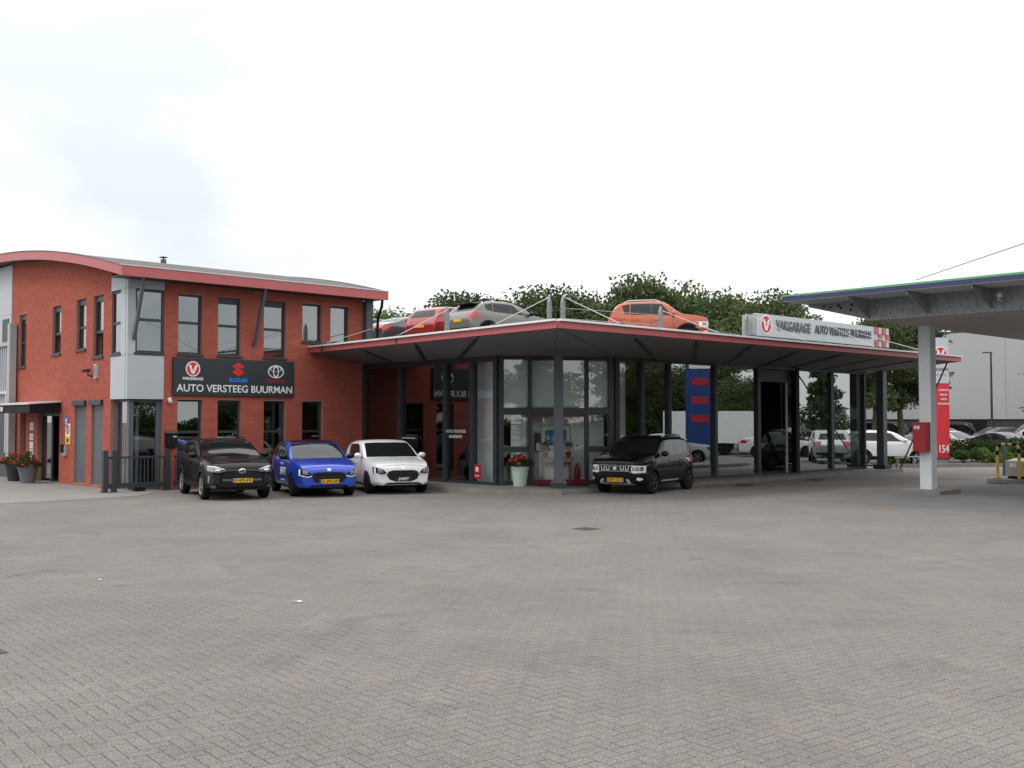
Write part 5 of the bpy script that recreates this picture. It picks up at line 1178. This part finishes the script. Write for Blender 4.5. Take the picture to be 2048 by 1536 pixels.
for q, (dv_, z_) in enumerate(((.25,5.12),(.45,5.20),(.48,5.06),(.78,5.13),(.85,5.21),(1.1,5.17),(1.3,5.22))):
    m_ = MB(); m_.lathe([(0,-.004),(.035,-.004),(.035,0),(0,0)], 10, (b0u+.01,b0v+dv_,z_), 'x'); m_.build('hole', M['black'], tp_)
for i in range(9):
    vv_ = b0v-.05-i*1.62; m_ = MB(); m_.ext([(b0u-.002,vv_,4.80),(b0u-.002,vv_,5.295),(f0u+.05,vv_,5.295),(f0u+.05,vv_,5.22)], (0,-.03,0)); m_.build('bracket', M['galv'], PC)
for i in range(6):
    uu_ = b0u+1.6+i*1.9; m_ = MB(); m_.ext([(uu_,b0v+.002,4.80),(uu_,b0v+.002,5.295),(uu_,f0v-.05,5.295),(uu_,f0v-.05,5.22)], (.03,0,0)); m_.build('bracket', M['galv'], PC)
n = 46; w_ = (b1u-b0u)/n                                  # soffit boards
for i in range(72):
    a = b0v-i*.2; m_ = MB(); m_.box(b0u+.002,b1u,a-.186,a-.014,4.735,4.755); m_.build('soffit_board', M['slat'], PC)
m_ = MB(); m_.box(b0u,b1u,b1v,b0v,4.757,4.759); m_.build('soffit_backing', M['black'], PC)
for i in range(3):
    m_ = MB(); m_.box(b0u+1.6,b0u+2.2,b0v-2.4-i*3.4,b0v-1.8-i*3.4,4.722,4.734); m_.build('lamp_panel', M['tank'], PC)
m_ = MB(); m_.box(-.17,.17,-.17,.17,.12,4.735); m_.build('column', M['column_white'], PC)
m_ = MB()
m_ = MB(); m_.prism([(-.65,-.62),(.65,-.62),(.65,.62),(-.65,.62)], 0, .12); m_.build('column_pad', M['kerb'], PC)
hb = thing('fire_hose_box', 'red metal box with white pictograms on the white canopy column', 'box', 16.15-.18, -16.38, 1.18)
m_ = MB(); m_.box(-.24,-.002,-.15,.25,0,.82); m_.build('case', M['extred'], hb); m_ = MB(); m_.box(-.246,-.241,-.13,.23,.03,.79); m_.build('door', M['sdred'], hb)
for a in (.17,.08):
    m_ = MB(); m_.box(-.250,-.2465,a-.035,a+.035,.63,.72); m_.build('pictogram', M['paper'], hb)
cc = thing('canopy_camera', 'white security camera under the petrol canopy beam', 'camera', 13.40, -19.62, 4.98)
m_ = MB(); m_.tube([(0,0,-.02),(-.22,0,-.02),(-.24,0,.04)], .018, 8); m_.build('arm', M['offwhite'], cc); m_ = MB(); m_.lathe([(0,-.07),(.06,-.05),(.075,0),(.06,.05),(0,.07)], 14, (-.26,-.04,.10)); m_.build('dome', M['offwhite'], cc, smooth=True)
m_ = MB(); s_ = Vector((9.75,25.6,5.44)); d_ = Vector((11.60,24.0,6.06))-s_; m_.tube([(0,0,0), d_, d_*4], .010, 6); m_.build('guy_wire', M['wire'], None, loc=s_, label='thin dark guy wire rising from the petrol canopy roof', cat='cable')
# pump island
isl = thing('pump_island', 'low concrete pump island with dark kerb beside the canopy', 'island', 23.6, -16.1)
m_ = MB(); m_.prism([(-.95,-1.0),(4.6,-1.0),(4.6,.85),(-.95,.85),(-1.15,.4),(-1.15,-.6)], 0, .12); m_.build('slab', M['kerb'], isl)
gd = thing('pump_guard', 'black and yellow striped tubular guard arch on the pump island', 'guard', 22.84, -15.87, .12, 86)
pts = [(-.36,0,0)]+[(-.36,0,.95)]+[(-.36+.16*(1-math.cos(t)),0,.98+.16*math.sin(t)) for t in (R(20),R(45),R(70),R(90))]
pts = pts+[(-x,0,z_) for x,_,z_ in pts[::-1]]
dense = resample(pts, 41)
cuts = [(0,12,0),(12,14,1),(14,16,0),(16,18,1),(18,20,0),(20,21,1),(21,23,0),(23,25,1),(25,27,0),(27,29,1),(29,40,0)]
for a, b, k_ in cuts:
    m_ = MB(); m_.tube(dense[a:b+1], .050, 12); m_.build('black_band' if k_ else 'yellow_tube', M['black'] if k_ else M['yellow'], gd, smooth=True)
for s_ in (-.36,.36):
    m_ = MB(); m_.box(s_-.10,s_+.10,-.10,.10,0,.02); m_.build('foot_plate', M['iron'], gd)
cab = thing('service_cabinet', 'grey sloping service cabinet behind the striped guard arch', 'cabinet', 23.7, -16.1, .12)
m_ = MB(); m_.ext([(-.3,-.75,.08),(.5,-.75,.08),(.5,-.75,.66),(-.3,-.75,.58)], (0,1.3,0)); m_.build('case', M['tank'], cab); m_ = MB(); m_.box(-.25,.45,-.7,.5,0,.08); m_.build('plinth', M['black'], cab); m_ = MB(); m_.box(-.306,-.301,.2,.42,.38,.52); m_.build('sticker', M['paper'], cab)
pst = thing('sign_post', 'thin grey steel post behind the striped guard arch', 'post', 24.9, -14.9, .12)
m_ = MB(); m_.box(-.05,.05,-.04,.04,0,1.0); m_.build('shaft', M['anth_l'], pst); m_ = MB(); m_.box(-.1,.1,-.1,.1,0,.02); m_.build('foot_plate', M['galv'], pst)
# drains
def drain(label, u, v, w, l, n, rot=0):
    d = thing('drain_grate', label, 'drain', u, v, 0, rot); m_ = MB(); m_.box(-w/2,w/2,-l/2,l/2,-.004,.004); m_.build('pit', M['black'], d)
    m_ = MB(); t = .03; m_.box(-w/2-t,-w/2,-l/2-t,l/2+t,-.004,.008); m_.box(w/2,w/2+t,-l/2-t,l/2+t,-.004,.008); m_.box(-w/2,w/2,-l/2-t,-l/2,-.004,.008); m_.box(-w/2,w/2,l/2,l/2+t,-.004,.008); m_.build('frame', M['iron'], d)
    for i in range(n):
        m_ = MB(); q = -l/2+(i+.5)*l/n; m_.box(-w/2,w/2,q-l/n*.28,q+l/n*.28,.004,.0075); m_.build('bar', M['iron'], d)
drain('square iron drain grate in the open middle of the paving', 1.83, -16.55, .34, .34, 6)
drain('slotted iron drain grate at the worn edge of the paving', -9.98, -20.2, .36, .40, 6)
drain('iron drain grate beside the showroom kerb', 15.6, -10.6, .40, .40, 6)
drain('iron drain grate beside the kerb near the open showroom door', 19.9, -10.5, .40, .40, 6)
# litter
for i,(x_,y_,s_,lab) in enumerate(((-5.3,13.75,.035,'small white paper scrap lying on the paving, the smaller of two'),(-2.42,12.1,.06,'larger crumpled white paper scrap lying on the paving'))):
    m_ = MB(); 
    for q in range(5): a = q*1.25; m_.add([(0,0,.012),(math.cos(a)*s_,math.sin(a)*s_*.8,.004),(math.cos(a+1.0)*s_*.9,math.sin(a+1.0)*s_*.6,.012)], [(0,1,2)])
    m_.build('paper_scrap', M['paper'], None, loc=(x_,y_,.004), label=lab, cat='litter')

# ---------------------------------------------------------------- far side: totem banner, hedge, lamp, hall
tb = thingw('banner_totem', 'tall white and red totem with V emblem and number 154 by the hedge', 'totem', 19.86, 49.3, 0, 8)
m_ = MB(); m_.box(-.42,.42,.05,.20,.0,5.9); m_.build('frame', M['tank'], tb)
m_ = MB(); m_.box(-.40,.40,-.02,.049,3.78,5.88); m_.build('white_panel', M['offwhite'], tb); m_ = MB(); m_.box(-.40,.40,-.02,.049,.30,3.775); m_.build('red_panel', M['banner'], tb)
v_emblem(tb, .0, 5.15, .34, -.02)
text('lettering', 'VAKGARAGE', .17, M['letter'], tb, (.02,-.03,4.42), FR, .004, .02, .72); text('lettering', 'autoversteegbuurman', .06, M['letter'], tb, (.02,-.03,4.17), FR, .004, 0, .95)
for i, t_ in enumerate(('ONDERHOUD','REPARATIE','BANDEN','APK-KEURINGEN')): text('lettering', t_, .12, M['paper'], tb, (.12,-.03,3.45-i*.21), FR, .004, .02, .62)
text('lettering', '154', .50, M['paper'], tb, (.08,-.03,.72), FR, .004, .02, .72)
def shrub(name, label, cat, x, y, rx, ry, h, n, mt, ls, group=None, kind=None):
    o = thingw(name, label, cat, x, y, 0, random.uniform(-8,8), group)
    lumps = [(random.uniform(-rx,rx)*.75, random.uniform(-ry,ry)*.7, random.uniform(.25,.8)*h, random.uniform(.5,.8)) for _ in range(max(5,int(rx*6)))]
    def pt():
        cx, cy, cz, q = random.choice(lumps); a = Vector((random.gauss(0,1),random.gauss(0,1),random.gauss(0,1))).normalized()*random.uniform(.6,1.05)
        return (cx+a.x*q*min(rx,h)*.6, cy+a.y*q*min(ry,h)*.6, max(.03, min(h*1.08, cz*.8+a.z*q*h*.42+.08)))
    V_ = foliage(n, pt, ls*.6, ls*1.3); link('leaves', leaf_mesh('leaves', V_, np.clip(rng.normal(.45,.25,n),0,1)), M[mt], o)
    m_ = MB()
    for i in range(5): a = random.uniform(0,6.28); m_.tube([(random.uniform(-.1,.1),random.uniform(-.1,.1),0),(math.cos(a)*rx*.4,math.sin(a)*ry*.4,h*.7)], [.025,.008], 5)
    m_.build('stems', M['bark'], o, kind='stuff'); return o
for i,(x_,y_,rx,h,lab) in enumerate(((22.6,52.2,2.6,1.25,'clipped green hedge behind the red totem'),(27.2,53.6,2.8,1.30,'clipped green hedge running past the striped guard'),(18.9,51.6,1.6,.95,'clipped green hedge before the white SUV'))): shrub('hedge', lab, 'hedge', x_, y_, rx, .8, h, 5200, 'hedgeleaf', .14)
for x_,y_,r_,h_,mt,lab in ((18.6,49.0,.85,.80,'hedgeleaf','dark round shrub beside the low guard rail'),(20.9,49.3,.80,.72,'hedgeleaf','dark round shrub beside the foot of the totem'),(22.6,49.6,.95,.95,'bushleaf','bright green shrub before the hedge'),(24.1,49.9,.8,.7,'hedgeleaf','low dark shrub beside the bright green shrub'),(17.5,48.1,.55,.5,'bushleaf','small light green shrub at the end of the planting bed')): shrub('shrub', lab, 'shrub', x_, y_, r_, r_*.8, h_, 1500, mt, .11)
bd = MB(); bd.prism([(16.8,47.0),(24.6,48.6),(30.5,50.5),(30.0,55.0),(17.2,52.6)], -.02, .03); bd.build('planting_bed', M['soil'], kind='structure')
bdk = bpy.data.objects['planting_bed']
for (a,b) in zip([(16.7,46.9),(20.6,47.7),(24.6,48.5)],[(20.6,47.7),(24.6,48.5),(30.6,50.4)]):
    A_, B_ = Vector((*a,0)), Vector((*b,0)); d_ = B_-A_; nn = max(1,round(d_.length)); mb = MB(); mb.box(.004,d_.length/nn-.004,-.13,0,-.02,.14); me = mb.mesh('kerb_stone'); me.materials.append(M['kerb'])
    for i in range(nn): link('kerb_stone', me, None, bdk, loc=A_+d_*(i/nn), rot=(0,0,math.atan2(d_.y,d_.x)))
vg = MB(); vg.prism([(20,55.2),(60,62),(58,66),(19,58)], -.02, .02); vg.build('grass_verge', M['grass'], kind='structure')
gr = thing('guard_rail', 'low galvanised guard rail before the planting bed', 'railing', 29.2, -8.75)
for i in range(3):
    m_ = MB(); m_.box(i*1.5-.04,i*1.5+.04,-.04,.04,0,.48); m_.build('post', M['galv'], gr)
m_ = MB(); m_.tube([(-.2,0,.50),(3.3,0,.50)], .03, 8); m_.build('rail', M['galv'], gr)
bc = thing('marker_post', 'small blue and white marker post beside the white SUV', 'post', 29.0, -8.2); m_ = MB(); m_.box(-.04,.04,-.04,.04,0,.6); m_.build('shaft', M['galv'], bc); m_ = MB(); m_.box(-.09,.09,-.05,-.041,.6,1.05); m_.build('plate', M['offwhite'], bc)
pr_ = thing('leaning_pole', 'thin dark pole leaning from the canopy tip to the ground', 'pole', 27.9, -9.5)
m_ = MB(); tp = Vector((26.9-27.9, -12.0+9.5, 4.25)); m_.tube([(0,0,.0),tp], .03, 8); m_.build('pole', M['anth'], pr_)
lp = thingw('lamp_post', 'dark street lamp post before the grey hall', 'street lamp', 32.2, 71.5)
m_ = MB(); m_.tube([(0,0,0),(0,0,6.6)], [.09,.06], 10); m_.build('pole', M['anth'], lp, smooth=True); m_ = MB(); m_.box(-.55,.08,-.07,.07,6.58,6.65); m_.build('lamp_head', M['anth'], lp)
lp2 = thingw('lamp_post', 'thin dark lamp post half hidden behind the end column', 'street lamp', 20.6, 60); m_ = MB(); m_.tube([(0,0,0),(0,0,3.6)], .05, 8); m_.build('pole', M['anth'], lp2); m_ = MB(); m_.box(-.3,.3,-.06,.06,3.6,3.68); m_.build('lamp_head', M['anth'], lp2)
HL_ = thing('grey_hall', 'large grey metal-clad industrial hall behind the car park', 'building', 66.7, 4.0)
for i in range(7):
    m_ = MB(); m_.box(0,.2,-8+i*6.0,-2.02+i*6.0,2.15,8.7); m_.build('cladding_panel', M['hallgrey'], HL_)
m_ = MB(); m_.box(.1,.3,-8,34,0,2.14); m_.build('dark_base', M['halldark'], HL_); m_ = MB(); m_.box(.25,30,-7.9,33.9,0,8.6); m_.build('volume', M['hallgrey'], HL_); m_ = MB(); m_.box(-.03,.3,-8,34,8.71,8.82); m_.build('roof_edge', M['anth'], HL_)
for i in range(6):
    m_ = MB(); m_.box(.04,.098,-7+i*6.5,-3.5+i*6.5,.1,2.1); m_.build('dock_door', M['offwhite'] if i == 4 else M['black'], HL_)
wc = thing('wall_lamp', 'white flood lamp on a thin arm on the grey hall wall', 'lamp', 66.6, -1.5, 5.2); m_ = MB(); m_.tube([(0,0,0),(-1.4,.0,0)], .03, 6); m_.build('arm', M['anth_l'], wc); m_ = MB(); m_.beam((-1.3,0,.05),(-1.9,.1,-.1),.25,.25); m_.build('head', M['white'], wc)

# ---------------------------------------------------------------- trees
def tree_proto(seed, h, r, leaves, base, mt, size=.26, conical=False):
    rr = random.Random(seed); st = np.random.default_rng(seed)
    root = bpy.data.objects.new('deciduous_tree', None); COL.objects.link(root)
    m_ = MB(); th = h*base
    m_.tube([(0,0,-.1),(.03*h*rr.uniform(-.5,.5),0,th*.6),(.02*h*rr.uniform(-1,1),.02*h*rr.uniform(-1,1),th*1.25),(0,0,h*.72)], [.030*h,.022*h,.016*h,.006*h], 9)
    blobs = []
    nb = 17
    for i in range(nb):
        if conical: t = (i+.5)/nb; q = r*(1.05-t)*.8; a = i*2.4; c = (math.cos(a)*q*.7, math.sin(a)*q*.7, th*.8+(h-th*.8)*t); br = max(.25*r, r*(1.1-t)*.5)
        else:
            t = rr.random(); a = i*2.4+rr.uniform(-.5,.5); zz = th+(h-th)*(.10+.82*t); prof = math.sin(math.pi*min(1,max(0,(t*.80+.16))))**.6; q = r*prof*rr.uniform(.35,.80); c = (math.cos(a)*q, math.sin(a)*q, zz); br = r*rr.uniform(.26,.46)
        blobs.append((c, br))
        if i % 2 == 0: m_.tube([(0,0,min(th*1.1,c[2]*.8)),(c[0]*.5,c[1]*.5,c[2]*.9),c], [.012*h,.007*h,.003*h], 6)
    tk = m_.build('trunk', M['bark'], root, smooth=True)
    per = leaves//nb; Ps, To = [], []
    for c, br in blobs:
        d = st.normal(size=(per,3)); d /= np.linalg.norm(d,axis=1)[:,None]; rad = br*(.45+.62*st.random(per)**.6)[:,None]
        lump = 1+.22*np.sin(d[:,0:1]*7+c[0]*3)*np.cos(d[:,1:2]*6+c[1])+.15*np.sin(d[:,2:3]*9)
        Ps.append(np.array(c)[None]+d*rad*lump*np.array([1,1,.8])[None]); To.append(np.clip(st.normal(rr.uniform(.25,.7),.2,per),0,1))
    P = np.concatenate(Ps); n = len(P); it = iter(P)
    V_ = foliage(n, lambda: next(it), size*.55, size*1.25)
    link('crown', leaf_mesh('crown', V_, np.concatenate(To)), M[mt], root); return root
T = [tree_proto(1, 10.0, 4.8, 24000, .16, 'leaf', .27), tree_proto(2, 10.3, 4.5, 24000, .18, 'leaf', .27), tree_proto(3, 9.6, 5.0, 24000, .13, 'leaf2', .26), tree_proto(4, 9.5, 2.9, 14000, .08, 'leaf', .26, conical=True), tree_proto(5, 10.3, 4.0, 20000, .34, 'leaf', .26)]
used_ = set()
def put_tree(k, x, y, sc, label, group, name=None, rot=None):
    o = T[k] if k not in used_ else copy_tree(T[k]); used_.add(k)
    o.location = (x,y,0); o.scale = (sc*random.uniform(.92,1.1),)*2+(sc,); o.rotation_euler = (0,0,random.uniform(0,6.28) if rot is None else rot); tag(o, label, 'tree', group); return o
for k, x, y, sc in ((2,-12.4,78,1.08),(0,-9.9,76,1.02),(2,-7.8,80,1.05),(1,-3.2,70,1.0),(0,-1.2,66,.99),(2,.8,70,1.06),(1,2.6,66,.98),(0,4.6,69,1.04),(2,6.4,72,1.08),(1,8.2,67,1.06),(2,10.4,71,1.14),(0,12.2,66,1.04),(2,14.2,69,1.06),(1,16.2,66,.95)):
    put_tree(k, x, y, sc*.95, 'leafy oak-like tree in the row behind the parking deck', 'trees behind the parking deck')
for k, x, y, sc in ((0,-1.5,82,1.0),(2,2.0,84,1.04),(1,5.2,82,1.04),(2,9.5,84,1.1),(0,13,82,1.1),(1,16.5,84,1.08),(2,20,82,1.0)):
    put_tree(k, x, y, sc*.98, 'leafy tree standing in the second row behind the parking deck', 'trees in the second row behind the deck')
put_tree(4, 23.0, 63.0, .78, 'large dark tree with bare lower trunk between showroom and grey hall', None)
put_tree(4, 20.6, 60.5, .74, 'dark tree close behind the end column of the showroom', None)
put_tree(2, 38.9, 70.5, .80, 'tree with branches reaching past the hall wall beside the petrol canopy', None)
# trees, house, totem and trailer across the street, seen in the glass
for k, x, y, sc in ((0,41,37,.66),(1,47,42,.72),(2,44,32,.66),(1,52,36,.85),(3,38,46.5,.66),(2,37,41.5,.46),(1,60,38,.9),(2,50,28,.75),(0,43,24,.70),(1,39,18,.66),(2,36,10,.62),(0,34,2,.62)):
    put_tree(k, x, y, sc, 'street tree mirrored in the long showroom glass', 'street trees beyond the forecourt')
for k, x, y, sc in ((1,-9,-24,1.0),(0,2.5,-30,.95),(2,10,-26,1.0),(0,19,-33,1.1),(1,27,-25,1.0),(2,-20,-30,1.0),(0,-14,-31,1.0),(1,-27,-26,1.05),(2,-34,-20,1.1),(0,-40,-10,1.0),(1,-43,0,1.1),(2,-45,10,1.1),(0,-46,21,1.0),(1,-4,-37,1.1),(2,15,-38,1.1),(0,33,-18,1.0),(1,34,-8,1.0)):
    put_tree(k, x, y, sc, 'street tree mirrored in the entrance glass', 'street trees across the road')
hg = shrub('tall_hedge', 'tall street hedge mirrored in the ground-floor glass', 'hedge', 36.5, 30, 4.2, 1.0, 2.6, 7000, 'hedgeleaf', .26, 'tall street hedges')
for x_, y_, a_ in ((37.5,22,85),(37.5,14,88),(36.5,6,95),(35.5,-2,96),(38,30,88),(39,38,84),(-12,-19,3),(-4,-19.5,0),(4,-20,2),(12,-19.5,-3),(20,-19,0),(28,-17,15),(-20,-18,-6),(-28,-14,-20)):
    c_ = copy_tree(hg); c_.location = (x_,y_,0); c_.rotation_euler = (0,0,R(a_))
hsx = thingw('house', 'house with red tiled roof across the road, mirrored in the entrance glass', 'house', 6, -46)
m_ = MB(); m_.box(-7,7,-4,4,0,3.4); m_.build('wall', M['brick'], hsx); m_ = MB(); m_.ext([(-7.4,-4.5,3.3),(-7.4,4.5,3.3),(-7.4,0,7.4)], (14.8,0,0)); m_.build('roof', M['rooftile'], hsx)
for xx in (-4.5,-1.5,1.5,4.5):
    m_ = MB(); m_.box(xx-.6,xx+.6,4.0,4.05,1.0,2.3); m_.build('window', M['anth'], hsx)
ft = thingw('fuel_price_totem', 'blue fuel price totem with red digits, mirrored in the showroom glass', 'totem', 25.8, 37.6, 0, 95)
m_ = MB(); m_.box(-.75,.75,-.15,.15,.5,5.3); m_.build('panel', M['totemblue'], ft); m_ = MB(); m_.box(-.8,.8,-.18,.18,0,.5); m_.build('base', M['fasgreen'], ft)
for sgy in (-1,1):
    for i in range(3):
        m_ = MB(); a_, b_ = sorted((sgy*.151, sgy*.17)); m_.box(-.42,.42,a_,b_,1.95+i*.95,2.33+i*.95); m_.build('price_field', M['sdred'], ft)
    m_ = MB(); a_, b_ = sorted((sgy*.151, sgy*.18)); m_.box(-.55,.55,a_,b_,4.72,5.2); m_.build('logo_field', M['paper'], ft)
tl_ = thingw('box_trailer', 'white box trailer parked beyond the forecourt, mirrored in the showroom glass', 'trailer', 35.5, 39.5, 0, 100)
m_ = MB(); m_.box(-3,3,-1.1,1.1,.7,2.6); m_.build('body', M['white'], tl_)
for xx in (-.6,.6):
    for yy in (-1,1):
        m_ = MB(); m_.tube([(xx,yy*.85,.35),(xx,yy*1.05,.35)], .35, 20); m_.build('wheel', M['tyre'], tl_)
for o in list(bpy.data.objects):
    if o.name.startswith('deciduous_tree') and 'label' not in o: bpy.data.objects.remove(o)
